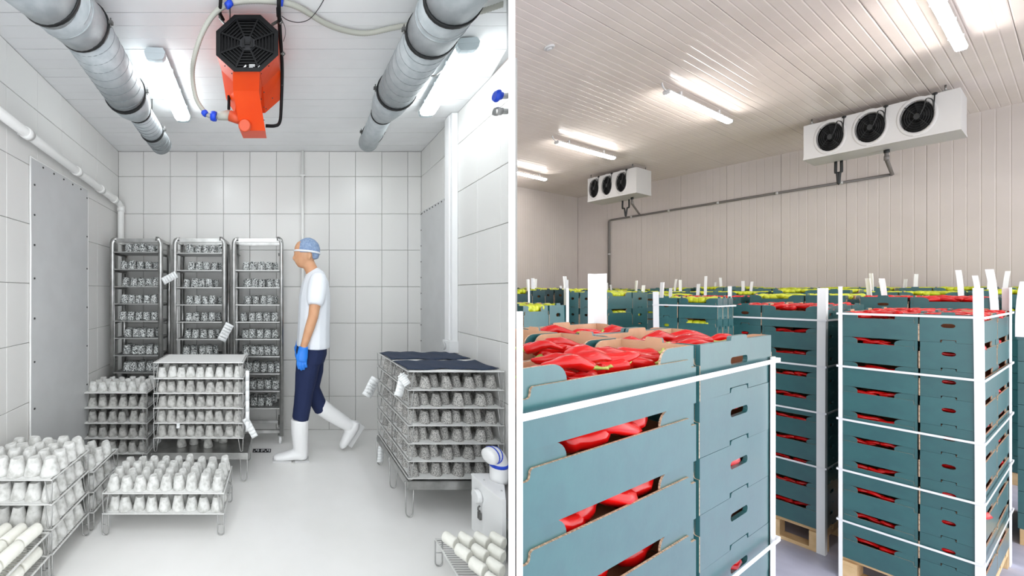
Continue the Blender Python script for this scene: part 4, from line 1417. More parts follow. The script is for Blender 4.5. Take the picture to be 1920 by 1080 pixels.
# ------------------------------------------------------------------ cooling units
def cooling_unit(pl, length, depth, h, fans, fr, label, side_pipe=True, mirror=1.0):
    """pl: far (left) top front corner in the world; x along -D2, y along D1 (into depth)"""
    rz = math.atan2(-D2.y, -D2.x)
    base = Vector(pl) - Z * h
    t = thing('cooling_unit', label, 'cooler', base, None, rz)
    B = lambda: MB()
    L = length
    # front plate with round openings
    out = [(0, .03), (L, .03), (L, h), (0, h)]
    ells = [[(fx + fr[0] * 1.0 * math.cos(a), fz + fr[1] * 1.0 * math.sin(a)) for a in [2 * math.pi * k / 28 for k in range(28)]] for fx, fz in fans]
    B().prism(out, ells, Matrix(), .006).build('front_plate', unit_m, t, local=True)
    b = MB()
    b.box((0, .0065, .03), (.006, depth, h)); b.box((L - .006, .0065, .03), (L, depth, h)); b.box((.006, .0065, h - .006), (L - .006, depth, h)); b.box((.006, depth - .006, .03), (L - .006, depth, h - .006))
    b.build('casing', unit_m, t, local=True)
    b = MB()
    i0 = b.add([(-.004, -.006, .004), (L + .004, -.006, .004), (L + .004, depth * .97, 0), (-.004, depth * .97, 0), (-.004, -.006, .032), (L + .004, -.006, .032), (L + .004, depth, .032), (-.004, depth, .032)])
    for q in ((0, 3, 2, 1), (4, 5, 6, 7), (0, 1, 5, 4), (1, 2, 6, 5), (2, 3, 7, 6), (3, 0, 4, 7)):
        b.face([i0 + i for i in q])
    b.build('drip_tray', unit_m, t, local=True)
    MB().box((.02, depth * .55, .05), (L - .02, depth * .6, h - .02)).build('coil_block', void_m, t, local=True)
    for fx, fz in fans:
        # bell mouth ring
        b = MB(); n = 32
        rings = []
        for (s_, y) in ((1.26, -.0005), (1.24, -.004), (1.12, -.006), (1.0, -.003), (.985, .03)):
            rings.append(b.add([(fx + fr[0] * s_ * math.cos(2 * math.pi * k / n), y, fz + fr[1] * s_ * math.sin(2 * math.pi * k / n)) for k in range(n)]))
        for a_, c_ in zip(rings, rings[1:]):
            for k in range(n):
                j = (k + 1) % n
                b.face((a_ + k, c_ + k, c_ + j, a_ + j)[::-1], 0, True)
        fn = b.build('fan', unit_m, t, local=True)
        def sub(bb, nm, mm):
            o = bb.build(nm, mm, fn, local=True); return o
        b = MB(); i0 = b.add([(fx + fr[0] * .98 * math.cos(2 * math.pi * k / n), .075, fz + fr[1] * .98 * math.sin(2 * math.pi * k / n)) for k in range(n)]); b.face([i0 + k for k in range(n)])
        sub(b, 'fan_backing', void_m)
        for k in range(5):
            a0 = 2 * math.pi * k / 5 + .4
            b = MB(); pts = []
            for (s_, da, y) in ((.2, -.25, .052), (.94, -.5, .06), (.94, .12, .035), (.2, .25, .04)):
                pts.append((fx + fr[0] * s_ * math.cos(a0 + da), y, fz + fr[1] * s_ * math.sin(a0 + da)))
            i0 = b.add(pts); i1 = b.add([(x, y + .004, z) for x, y, z in pts])
            b.face((i0, i0 + 1, i0 + 2, i0 + 3)); b.face((i1 + 3, i1 + 2, i1 + 1, i1))
            for k2 in range(4):
                j2 = (k2 + 1) % 4
                b.face((i0 + k2, i1 + k2, i1 + j2, i0 + j2))
            sub(b, 'fan_blade', blackp_m)
        b = MB(); rr = []
        for (s_, y) in ((.27, .05), (.27, .0), (.2, -.012)):
            rr.append(b.add([(fx + fr[0] * s_ * math.cos(2 * math.pi * k / 16), y, fz + fr[1] * s_ * math.sin(2 * math.pi * k / 16)) for k in range(16)]))
        for a_, c_ in zip(rr, rr[1:]):
            for k in range(16):
                j = (k + 1) % 16
                b.face((a_ + k, c_ + k, c_ + j, a_ + j)[::-1], 0, True)
        b.face([rr[-1] + k for k in range(16)][::-1])
        sub(b, 'fan_motor', rubber_m)
        b = MB()
        for s_ in (.45, .6, .75, .9, 1.0):
            b.tube([(fx + fr[0] * s_ * math.cos(2 * math.pi * k / 24), -.022 + .012 * s_ * s_, fz + fr[1] * s_ * math.sin(2 * math.pi * k / 24)) for k in range(24)], .0018, 4, closed=True)
        for k in range(4):
            a0 = math.pi / 4 + k * math.pi / 2
            b.tube([(fx + fr[0] * s_ * math.cos(a0), -.024 + .012 * s_ * s_, fz + fr[1] * s_ * math.sin(a0)) for s_ in (.2, .6, 1.03)], .003, 4)
        o = sub(b, 'fan_guard', rubber_m)
        b = MB(); b.tube(smooth_path([(fx + fr[0] * .2, -.02, fz), (fx + fr[0] * .45, -.03, fz + fr[1] * .5), (fx + fr[0] * .6, -.03, fz + fr[1] * .95), (fx + fr[0] * .95, -.03, fz + fr[1] * .75), (fx + fr[0] * 1.0, -.03, fz + fr[1] * .1)], 5), .005, 5)
        sub(b, 'fan_cable', rubber_m)
        b = MB(); gx_, gz_ = fx + fr[0] * 1.05, fz + fr[1] * 1.16
        b.lathe([(.017, 0), (.017, .006), (.008, .008)], 12, Matrix.Translation((gx_, 0, gz_)) @ Matrix.Rotation(math.pi / 2, 4, 'X')); b.tube([(gx_, -.008, gz_), (fx + fr[0] * 1.0, -.02, fz + fr[1] * .2)], .004, 5)
        sub(b, 'cable_gland', rubber_m)
        b = MB(); b.box((fx - fr[0] * .2, -.018, fz - fr[1] * 1.22), (fx + fr[0] * .2, -.0165, fz - fr[1] * 1.16)); sub(b, 'rating_plate', sheet_m)
    for fx in (L * .06, L * .92):
        b = MB(); b.box((fx - .02, .0, h), (fx + .02, .05, h + .012)); b.tube([(fx, .025, h), (fx, .025, h + .085)], .007, 6); b.build('hanger', dsteel_m, t, local=True)
        b = MB(); b.tube([(fx, depth - .06, h), (fx, depth - .06, h + .085)], .007, 6); b.build('hanger', dsteel_m, t, local=True)
    return t


un = Vector((7.60, 4.98, CZ + 2.42))
hU = .50
Lu = 1.06
tf = lambda px: None
def along(p0, d, px):
    k = (px - PX) / FPX
    return (p0.x - k * p0.y) / (k * d.y - d.x)
nd = -D2
fx2 = [along(un, nd, x) for x in (1556, 1631, 1719)]
cooling_unit(un, along(un, nd, 1801), .55, hU, [(fx2[0], .262), (fx2[1], .268), (fx2[2], .272)], (.100, .196), 'large white three fan cooling unit with a drain pipe bending to the wall')
un1 = at(1102, 342, 7.3); un1.z = CZ + 2.42
L1u = along(un1, nd, 1193)
cooling_unit(un1, L1u, .58, .5, [(along(un1, nd, x), .27) for x in (1113.5, 1137.5, 1164.5)], (.078, .19), 'white three fan cooling unit in the corner by the end wall')
# black hose loops and drain pipes
for (u0, pxs, nm) in ((un, (1548, 1559), 'three fan'), (un1, (1143, 1155), 'corner')):
    s0, s1 = along(u0, nd, pxs[0]), along(u0, nd, pxs[1])
    a_ = u0 + nd * s0 + D1 * .5 - Z * .5; c_ = u0 + nd * s1 + D1 * .5 - Z * .5
    m_ = (a_ + c_) / 2 - Z * .34
    b = MB().tube(smooth_path([a_, a_ - Z * .16, m_.lerp(a_, .45) + Z * .015, m_, m_.lerp(c_, .45) + Z * .015, c_ - Z * .16, c_], 5), .013, 8)
    tag(b.build('hose_loop', rubber_m), f'black hose loop hanging under the {nm} cooling unit', 'hose')
UW = U1 - .045
def onwall(px, py):
    k = (px - PX) / FPX
    # point on plane u=UW at this pixel column
    y = UW / (D1.x * k + D1.y)
    return at(px, py, y)
t = thing('drain_line', 'thin grey drain pipe along the ribbed wall with a vertical drop', 'pipe', onwall(1142, 560))
pA, pB, pC = onwall(1142, 600), onwall(1142, 413), onwall(1673, 327)
pA.z = RF + .3
MB().tube([pA, pB - Z * .1, pB - Z * .04, pB - Z * .01 + nd * .01, pB + nd * .05, pB.lerp(pC, .5), pC], .022, 10).build('pipe', pipe_m, t)
for k in (.12, .3, .5, .7, .88):
    p = pB.lerp(pC, k)
    b = MB(); b.tube([p - nd * .015, p + nd * .015], .028, 10); b.bar(p, p + D1 * .045, .015, .015); b.build('pipe_clip', unit_m, t)
for k in (.25, .6):
    p = pB.lerp(pA, k)
    b = MB(); b.tube([p - Z * .015, p + Z * .015], .028, 10); b.bar(p, p + D1 * .045, .015, .015); b.build('pipe_clip', unit_m, t)
for (u0, px, end) in ((un, 1651, pC), (un1, 1168, onwall(1200, 400))):
    s_ = along(u0, nd, px)
    a_ = u0 + nd * s_ + D1 * .35 - Z * .5
    if end is not pC:
        k = (end - pB).dot((pC - pB).normalized()); end = pB + (pC - pB).normalized() * k
    MB().tube([a_, a_ - Z * .10, a_ - Z * .14 + D1 * .02, end + Z * .0], .016, 10).build('pipe', pipe_m, t)
    MB().tube([a_, a_ - Z * .04], .022, 10).build('coupling', rubber_m, t)
    MB().tube([a_ - Z * .08, a_ - Z * .14], .02, 10).build('elbow', pipe_m, t)

# ------------------------------------------------------------------ cardboard crates
HC = .16
TB = .004
CM = {}


def arc(cx, cz, rx, rz_, a0, a1, n=5):
    return [(cx + rx * math.cos(math.radians(a0 + (a1 - a0) * k / n)), cz + rz_ * math.sin(math.radians(a0 + (a1 - a0) * k / n))) for k in range(n + 1)]


def crate_parts(L, W, dark=False):
    key = (round(L, 3), round(W, 3), dark)
    if key in CM:
        return CM[key]
    H = HC - .0008
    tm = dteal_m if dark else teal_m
    mats = [tm, kraft_m, edge_m]
    e = .055 * L
    mid, low = .77 * H, .63 * H
    r = .02
    TE = .009
    def long_out():
        half = [(L / 2, 0), (L / 2, low), (L / 2 - e * .55, low)] + arc(L / 2 - e * .55, low + r * .4, e * .25, r * .4, 270, 180, 3) + [(L / 2 - e * .85, mid - .004), (L / 2 - e * 1.0, mid)]
        return half + [(-x, z) for x, z in half[::-1]]
    lp = MB().prism(long_out()[::-1], [], Matrix.Translation((0, -W / 2, 0)), TB, (0, 1, 2)).mesh('long_panel', mats)
    # end panel: width W along its own x, hole, tab on top, notch below
    tw, th = .115 * W, .085 * H
    inn = TB + .0005
    wo = W / 2 - inn
    out = [(-wo, 0), (-tw * 1.12, 0), (-tw * 1.12, th * 1.1), (tw * 1.12, th * 1.1), (tw * 1.12, 0), (wo, 0), (wo, H), (tw, H)] + [(tw * .93, H + th * .8), (tw * .8, H + th), (-tw * .8, H + th), (-tw * .93, H + th * .8)] + [(-tw, H), (-wo, H)]
    hz, hh, hw = .6 * H, .075 * H, .118 * W
    rr = min(hh, hw * .6)
    hole = arc(hw - rr, hz, rr, hh, -90, 90, 5) + arc(-hw + rr, hz, rr, hh, 90, 270, 5)
    ep = MB().prism(out, [hole[::-1]], Matrix.Translation((0, -L / 2, 0)), TE, (0, 1, 0)).mesh('end_panel', mats)
    fl = {}
    for sg in (-1, 1):
        wf = (.2 if sg < 0 else .24) * L
        rad = min(wf * .55, .05)
        x0 = L / 2 - TE - .0005
        o = [(x0, .3 * H), (x0, H), (x0 - wf + rad, H)] + arc(x0 - wf + rad, H - rad * .75, rad, rad * .75, 90, 180, 6) + [(x0 - wf, .3 * H)]
        if sg < 0:
            o = [(-x, z) for x, z in o][::-1]
        fl[sg] = MB().prism(o[::-1], [], Matrix.Translation((0, -W / 2 + TB + .0004, 0)), TB, (0, 1, 2)).mesh('corner_flap', mats)
    bs = MB().box((-L / 2 + TE, -W / 2 + TB, .001), (L / 2 - TE, W / 2 - TB, .005)).mesh('base', kraft_m)
    sh = MB().obox((0, 0, 0), (L / 2 - TE - .001, 0, 0), (0, W * .035, 0), (0, 0, .0015)).mesh('rim_fold', tm)
    # joined version for crates too small to show their parts
    jb = MB()
    def app(me, rot):
        M = Matrix.Rotation(rot, 4, 'Z')
        i0 = jb.add([M @ v.co for v in me.vertices])
        for p in me.polygons:
            jb.face([i0 + i for i in p.vertices], p.material_index)
    app(lp, 0); app(lp, math.pi); app(ep, math.pi / 2); app(ep, -math.pi / 2)
    for sg in (-1, 1):
        app(fl[sg], 0); app(fl[sg], math.pi)
    i0 = jb.add([v.co for v in bs.vertices])
    for p in bs.polygons:
        jb.face([i0 + i for i in p.vertices], 1)
    jm = jb.mesh('crate', mats)
    CM[key] = dict(long=lp, end=ep, flap=fl, base=bs, joined=jm)
    return CM[key]


def crate(M, L, W, label, group, dark=False, detail=True):
    """M: world matrix of the crate's base centre, long side along its x"""
    P = crate_parts(L, W, dark)
    if not detail:
        o = link('pepper_crate', P['joined'])
        o.matrix_world = M
        return tag(o, label, 'crate', group)
    t = link('pepper_crate', None); t.empty_display_size = .05
    t.matrix_world = M
    tag(t, label, 'crate', group)
    for a in (0, math.pi):
        link('long_panel', P['long'], t, None, a)
        for sg in (-1, 1):
            link('corner_flap', P['flap'][sg], t, None, a)
    for a in (math.pi / 2, -math.pi / 2):
        link('end_panel', P['end'], t, None, a)
    link('base', P['base'], t)
    return t


def pepper_mesh(seed, L=.125, r=.0185, n=9):
    q = random.Random(seed)
    bend, tw = q.uniform(-.02, .02), q.uniform(0, 6)
    b = MB()
    prof = [(-.5, .35), (-.485, .72), (-.44, .95), (-.3, 1.05), (-.1, 1.0), (.12, .86), (.3, .66), (.42, .42), (.485, .2), (.5, .06)]
    path = [Vector((x * L, bend * (4 * x * x - 1) + .004 * math.sin(x * 9 + tw), .004 * math.cos(x * 7 + tw))) for x, _ in prof]
    rs = [r * k * (1 + .06 * math.sin(i * 2.1 + tw)) for i, (_, k) in enumerate(prof)]
    b.tube(path, rs, n)
    for i, p in enumerate(b.v):          # soft lobes
        c = path[min(i // n, len(path) - 1)]
        a = 2 * math.pi * (i % n) / n
        p += (p - c) * .08 * math.cos(3 * a + tw)
    s = MB()
    e = path[0]
    s.tube(smooth_path([e + Vector((.004, 0, 0)), e - Vector((.010, 0, -.002)), e - Vector((.02, .004 * (1 if tw > 3 else -1), -.006)), e - Vector((.028, .012 * (1 if tw > 3 else -1), -.010))], 3), [.009, .0075, .0055, .0042, .0036, .0034, .0033, .0034, .0036, .0042][:10], 6)
    return b.mesh('red_pepper', red_m), s.mesh('stem', stem_m)


PEP = [pepper_mesh(s_, L=.115 + .012 * (s_ % 3), r=.017 + .0015 * (s_ % 3)) for s_ in range(6)]


def pepper(M, label, group, scale=1.0, stem=True):
    k = R.randrange(len(PEP))
    o = link('red_pepper', PEP[k][0])
    o.matrix_world = M @ Matrix.Scale(scale, 4)
    tag(o, label, 'pepper', group)
    if stem:
        link('stem', PEP[k][1], o)
    return o


def round_mesh(seed):
    q = random.Random(seed); b = MB()
    ph = q.uniform(0, 6)
    b.lathe([(.008, -.034), (.019, -.028), (.026, -.008), (.027, .01), (.020, .028), (.008, .033)], 9, Matrix.Rotation(math.pi / 2, 4, 'Y'), 0, lambda a, z: 1 + .09 * math.cos(3 * a + ph))
    return b


YELB = [round_mesh(s_) for s_ in range(3)]
YEL = [bb.mesh('yellow_pepper', yel_m) for bb in YELB]
YSTUFF = MB()
RSTUFF = MB()
REDB = [MB().tube([(-.05, 0, 0), (-.045, 0, .002), (-.02, .003, .004), (.02, .002, .002), (.045, 0, -.002), (.055, 0, -.004)], [.006, .015, .018, .016, .009, .003], 7)]


def pile(stuff, src, M):
    i0 = stuff.add([M @ v for v in src.v])
    for f, s_ in zip(src.f, src.s):
        stuff.face([i0 + i for i in f], 0, s_)


def ring_strap(M, x0, x1, y0, y1, z, label, group, w=.011, t_=.0012, sag=0):
    b = MB()
    o = .0065
    a0, a1, c0_, c1_ = x0 - o, x1 + o, y0 - o, y1 + o
    for (p, q) in (((a0, c0_), (a1, c0_)), ((a1, c0_), (a1, c1_)), ((a1, c1_), (a0, c1_)), ((a0, c1_), (a0, c0_))):
        b.bar((p[0], p[1], z), (q[0], q[1], z), t_, w)
    ob = b.build('packing_strap', strap_m); ob.matrix_world = M
    return tag(ob, label, 'strap', group)


def guard(M, x, y, sx, sy, z0, z1, wx, wy, label, group, lean=(0, 0), t_=.0035):
    """L-shaped corner board: corner at (x, y), legs running towards sx / sy"""
    b = MB()
    n = 6
    o = .0012
    for (dx, dy) in ((sx * wx, 0), (0, sy * wy)):
        X0, Y0 = x - sx * (o + t_), y - sy * (o + t_)
        pts = []
        rings = []
        for k in range(n + 1):
            u = k / n
            ox, oy = lean[0] * u ** 3, lean[1] * u ** 3
            z = z0 + (z1 - z0) * u
            if dx:
                q = [(X0, Y0), (X0 + dx, Y0), (X0 + dx, Y0 + sy * t_), (X0, Y0 + sy * t_)]
            else:
                q = [(X0, Y0 + sy * t_), (X0 + sx * t_, Y0 + sy * t_), (X0 + sx * t_, Y0 + dy), (X0, Y0 + dy)]
            rings.append(b.add([(a + ox, c + oy, z) for a, c in q]))
        for a, c in zip(rings, rings[1:]):
            for k in range(4):
                j = (k + 1) % 4
                b.face((a + k, a + j, c + j, c + k))
        b.face([rings[0] + k for k in range(4)]); b.face([rings[-1] + k for k in range(4)])
    ob = b.build('corner_board', guard_m); ob.matrix_world = M
    bm = bmesh.new(); bm.from_mesh(ob.data); bmesh.ops.recalc_face_normals(bm, faces=bm.faces); bm.to_mesh(ob.data); bm.free()
    return tag(ob, label, 'corner board', group)


def pallet(M, x0, x1, y0, y1, z0, z1, label):
    t = link('wooden_pallet', None); t.matrix_world = M
    tag(t, label, 'pallet', 'pallets under the crate stacks')
    h = z1 - z0
    hb = h * .16
    for k in range(5):
        yy = y0 + (y1 - y0) * (k + .5) / 5
        w = (y1 - y0) * .078
        MB().box((x0, yy - w, z1 - hb), (x1, yy + w, z1 - .001)).build('deck_board', wood_m, t, local=True)
    for k in range(3):
        xx = x0 + (x1 - x0) * (.07 + .43 * k); wx = (x1 - x0) * .07
        MB().box((xx - wx, y0, z1 - 2 * hb), (xx + wx, y1, z1 - hb - .0005)).build('stringer_board', wood_m, t, local=True)
        for yy, wy in ((y0, 1), ((y0 + y1) / 2, 0), (y1, -1)):
            d = (y1 - y0) * .11
            a, c = (yy, yy + d) if wy > 0 else ((yy - d, yy) if wy < 0 else (yy - d / 2, yy + d / 2))
            MB().box((xx - wx, a, z0 + hb), (xx + wx, c, z1 - 2 * hb - .0005)).build('block', wood_m, t, local=True)
    for yy in (y0, (y0 + y1) / 2 - (y1 - y0) * .055, y1 - (y1 - y0) * .11):
        MB().box((x0, yy, z0 + .001), (x1, yy + (y1 - y0) * .11, z0 + hb - .0005)).build('bottom_board', wood_m, t, local=True)
    return t


LOWC = []
TRIM = []
PL = ['first', 'second', 'third', 'fourth', 'fifth', 'sixth', 'seventh', 'eighth', 'ninth', 'tenth', 'eleventh', 'twelfth']


def stack(org, xd, wA, gap, wB, depth, ztop, n, where, group, flip=False, fill='red', dark=False, top_fill=(1, 1, 1, 1, 1), cut_a=True, side=False, hole=True, detail_n=99, layers_inner=2, pal=True, small=False, indiv_top=True, show=99):
    """a pallet layer holds three crates side-on (column A) and two end-on (column B). org: left front corner, xd: direction along the face (left to right)"""
    xd = Vector((xd[0], xd[1], 0)).normalized()
    M = Matrix.Translation((org[0], org[1], 0)) @ Matrix.Rotation(math.atan2(xd.y, xd.x), 4, 'Z')
    xa, xb = (0, wA + gap) if not flip else (wB + gap, 0)
    col = 'red' if fill == 'red' else 'yellow'
    slots = []
    for k in range(3):
        slots.append(('A', k, xa + wA / 2, depth * (k + .5) / 3, 0, wA, depth / 3 - .004))
    for k in range(2):
        slots.append(('B', k, xb + wB / 2, depth * (k + .5) / 2, math.pi / 2, depth / 2 - .004, wB))
    for li in range(n):
        z = ztop - HC * (li + 1)
        for (c, k, cx, cy, rz, L, W) in slots:
            front = (k == 0)
            inner = not front and not (c == 'B' and side)
            if small and li > 1:
                continue
            if not small and (li >= show or (inner and li >= layers_inner)):
                LOWC.append((M, cx, cy, z, (L, W) if c == 'A' else (W, L), dark))
                continue
            jit = Matrix.Translation((cx + R.uniform(-.0012, .0012), cy, z)) @ Matrix.Rotation(rz + R.uniform(-.003, .003), 4, 'Z')
            if c == 'A':
                lab = f'{PL[li]}-layer {"dark" if dark else "teal"} crate, side-on at {["front", "middle", "rear"][k]} of {where}'
            else:
                lab = f'{PL[li]}-layer {"dark" if dark else "teal"} crate, end-on at {["front", "rear"][k]} of {where}'
            crate(M @ jit, L, W, lab, group, dark, detail=(not small and (not inner or li == 0)))
            # contents
            zf = z + HC * .60
            if li == 0:
                ti = {'A0': 0, 'A1': 1, 'A2': 2, 'B0': 3, 'B1': 4}[c + str(k)]
                if top_fill[ti]:
                    lx, ly = (L, W) if c == 'A' else (W, L)
                    if fill == 'red' and indiv_top:
                        nx = max(2, int((lx - .10) / .056)); ny = max(2, int((ly - .06) / .05))
                        for i in range(nx):
                            for j in range(ny):
                                x = cx - lx / 2 + .066 + (lx - .132) * (i + .5 + R.uniform(-.25, .25)) / nx
                                y = cy - ly / 2 + .056 + (ly - .112) * (j + .5 + R.uniform(-.15, .15)) / ny
                                zz = zf + .010 + R.uniform(0, .010) + (.020 if (i + j) % 2 else 0)
                                Mp = M @ Matrix.Translation((x, y, zz)) @ Matrix.Rotation(R.choice((0, math.pi)) + R.uniform(-.72, -.38), 4, 'Z') @ Matrix.Rotation(R.uniform(-.12, .12), 4, 'Y') @ Matrix.Rotation(R.uniform(0, 6), 4, 'X')
                                pepper(Mp, f'red pepper in the {["front", "middle", "rear"][k] if c == "A" else ["front", "rear"][k]} {"side-on" if c == "A" else "end-on"} top crate of {where}', 'red peppers in open top crates', R.uniform(.9, 1.02))
                    else:
                        src = YELB if fill == 'yellow' else REDB
                        st = YSTUFF if fill == 'yellow' else RSTUFF
                        nx, ny = max(2, int(lx / .05)), max(2, int(ly / .055))
                        for i in range(nx):
                            for j in range(ny):
                                x = cx - lx / 2 + .03 + (lx - .06) * (i + .5) / nx; y = cy - ly / 2 + .03 + (ly - .06) * (j + .5) / ny
                                pile(st, R.choice(src), M @ Matrix.Translation((x, y, zf + .035 + R.uniform(0, .02))) @ Matrix.Rotation(R.uniform(0, 6), 4, 'Z') @ Matrix.Rotation(R.uniform(-.3, .3), 4, 'Y'))
            else:
                if c == 'A' and front and cut_a:
                    if fill == 'red' and not small:
                        for j in range(4 if L > .6 else 3):
                            x = cx + L * ((-.23 + .145 * j) if L > .6 else (-.20 + .19 * j)) + R.uniform(-.02, .02) * L
                            Mp = M @ Matrix.Translation((x, cy - W / 2 + .040 + .006 * (j % 2), z + HC * .80 + R.uniform(-.006, .006))) @ Matrix.Rotation(R.uniform(-.12, .12), 4, 'Z') @ Matrix.Rotation(R.choice((-1, 1)) * R.uniform(.05, .2), 4, 'Y') @ Matrix.Rotation(R.uniform(0, 6), 4, 'X')
                            s_ = min(1.25, L * .33 / .125)
                            if L > .6 and li > 4:
                                continue
                            pepper(Mp, f'red pepper, {PL[j]} along the {PL[li]}-layer side opening of {where}', 'red peppers showing in side openings', s_, stem=(j == 0))
                    else:
                        for j in range(4):
                            x = cx + L * (-.24 + .16 * j)
                            pile(YSTUFF if fill == 'yellow' else RSTUFF, R.choice(YELB if fill == 'yellow' else REDB), M @ Matrix.Translation((x, cy - W / 2 + .036, z + HC * .76)) @ Matrix.Rotation(R.uniform(0, 6), 4, 'Z'))
                if c == 'B' and front and hole:
                    Mp = M @ Matrix.Translation((cx, cy - L / 2 + .032, z + HC * .58)) @ Matrix.Rotation(R.uniform(-.2, .2), 4, 'Z')
                    if fill == 'red' and not small:
                        pepper(Mp, f'red pepper behind the {PL[li]}-layer handle hole of {where}', 'red peppers behind handle holes', min(1.1, W * .5 / .125))
                    else:
                        pile(YSTUFF if fill == 'yellow' else RSTUFF, R.choice(YELB if fill == 'yellow' else REDB), Mp)
                if c == 'B' and side and li < 10:
                    xs = cx + (W / 2 - .045) * (-1 if flip else 1)
                    for j in range(2):
                        Mp = M @ Matrix.Translation((xs, cy + L * (-.12 + .24 * j), z + HC * .80)) @ Matrix.Rotation(math.pi / 2 + R.uniform(-.1, .1), 4, 'Z') @ Matrix.Rotation(R.uniform(0, 6), 4, 'X')
                        pepper(Mp, f'red pepper, {PL[k * 2 + j]} along the {PL[li]}-layer openings on the narrow side of {where}', 'red peppers on the narrow stack side', 1.35, stem=(j == 0))
    w = wA + gap + wB
    if pal:
        pallet(M, 0, w, 0, depth, RF, ztop - HC * n - .001, f'pale wooden pallet under {where}')
    return M, w


# stack 1: beside the white partition; what would reach through the partition is cut off flush with it
PLN = c0 + pn * (ht + .004)


def clamp_right(p, M):
    d = (p - PLN).dot(pn)
    if d < 0:
        xdir = (M.to_3x3() @ Vector((1, 0, 0)))
        p = p - xdir * (d / xdir.dot(pn))
    return p


def trim(o):
    """cut a mesh object along the partition face"""
    Mw = o.matrix_world
    pts = [Mw @ Vector(c) for c in o.bound_box]
    ds = [(p - PLN).dot(pn) for p in pts]
    if min(ds) >= 0:
        return True
    if max(ds) <= .002:
        bpy.data.objects.remove(o)
        return False
    o.data = o.data.copy()
    inv = Mw.inverted()
    bm = bmesh.new(); bm.from_mesh(o.data)
    r = bmesh.ops.bisect_plane(bm, geom=bm.verts[:] + bm.edges[:] + bm.faces[:], plane_co=inv @ PLN, plane_no=(inv.to_3x3() @ pn), clear_inner=True)
    ed = [g for g in r['geom_cut'] if isinstance(g, bmesh.types.BMEdge)]
    bmesh.ops.holes_fill(bm, edges=ed)
    bm.to_mesh(o.data); bm.free()
    return True


z1 = CZ - .147
o1 = Vector((.452, .648))
x1d = Vector((.696, .298))
before = set(bpy.data.objects)
M1, w1 = stack(o1, x1d, .757, .022, .572, .50, z1, 10, 'the stack beside the partition', 'crates in the stack beside the partition', show=6)
st_lab = 'white packing strap around the stack beside the partition, '
for z, l in ((z1 - .085, 'across its top crate'), (z1 - .70, 'level with its fifth crate')):
    ring_strap(M1, -.006, w1 + .006, -.006, .506, z, st_lab + l, 'straps of the partition stack', w=.014)
guard(M1, w1, 0, -1, 1, RF, z1 - .075, .035, .05, 'white corner board of the partition stack at the grey floor', 'corner boards of the partition stack')
guard(M1, w1, .5, -1, -1, RF, z1 + .235, .05, .05, 'white corner board rising behind the partition stack', 'corner boards of the partition stack')
new = [o for o in bpy.data.objects if o not in before]
bpy.context.view_layer.update()
for nm_ in [o.name for o in new if o.type == 'MESH' and not o.name.startswith('stem')]:
    o = bpy.data.objects[nm_]
    if o.name.startswith('red_pepper'):
        if (o.matrix_world.translation - PLN).dot(pn) < .07 * o.matrix_world.to_scale().x:
            for ch in list(o.children):
                bpy.data.objects.remove(ch)
            bpy.data.objects.remove(o)
    else:
        trim(o)
for o in [o for o in bpy.data.objects if o.type == 'EMPTY' and o.name.startswith('pepper_crate') and not o.children]:
    bpy.data.objects.remove(o)
guard(M1, -.0105, -.001, 1, 1, RF, CZ - .036, .0125, .004, 'white corner board of the partition stack at the partition edge', 'corner boards of the partition stack', t_=.003)

# stack 2: facing the grey aisle
z2 = CZ - .127
x2 = Vector((.3775, -.926)); d2 = Vector((.926, .3775))
o2 = Vector((3.656, 2.239))
M2, w2 = stack(o2, x2, .242, .003, .163, 1.30, z2, 10, 'the aisle stack', 'crates in the aisle stack', side=True, indiv_top=False)
for k, zz in enumerate((.012, .355, .70, 1.03, 1.36)):
    ring_strap(M2, -.004, w2 + .004, -.004, 1.304, z2 - zz, f'white packing strap around the aisle stack, {PL[k]} from its top', 'straps of the aisle stack', w=.013)
guard(M2, w2, 0, -1, 1, RF + .1, z2 + .15, .020, .10, 'broad white corner board of the aisle stack with both faces showing', 'corner boards of the aisle stack', lean=(-.006, 0))
guard(M2, 0, 0, 1, 1, RF, z2 + .165, .014, .05, 'white corner board between aisle stack and its neighbour', 'corner boards of the aisle stack', lean=(0, -.004))
guard(M2, w2, 1.30, -1, -1, RF, z2 + .16, .03, .09, 'white corner board at the rear of the aisle stack', 'corner boards of the aisle stack')

# stack 3: next to the aisle stack
z3 = CZ - .10
p3 = at(1490, 548, 2.53)
e3 = Vector((p3.x, p3.y)) + Vector((.3775, -.926)) * .118
w3 = .425
o3 = e3 - Vector((.3775, -.926)) * w3
M3, _ = stack(o3, x2, .262, .003, .16, 1.0, z3, 10, 'the stack beside the aisle stack', 'crates in the stack beside the aisle stack', flip=True, indiv_top=False)
for k, zz in enumerate((.10, .43, .76, 1.15)):
    ring_strap(M3, -.004, w3 + .004, -.004, 1.004, z3 - zz, f'white packing strap on the stack beside the aisle stack, {PL[k]} from its top', 'straps of the second aisle stack', w=.013)
guard(M3, w3, 0, -1, 1, RF, z3 + .13, .034, .05, 'broad white corner board on the stack beside the aisle stack', 'corner boards of the second aisle stack', lean=(.004, 0))
guard(M3, 0, 0, 1, 1, RF, z3 + .15, .02, .05, 'white corner board by the yellow pepper crates', 'corner boards of the second aisle stack')

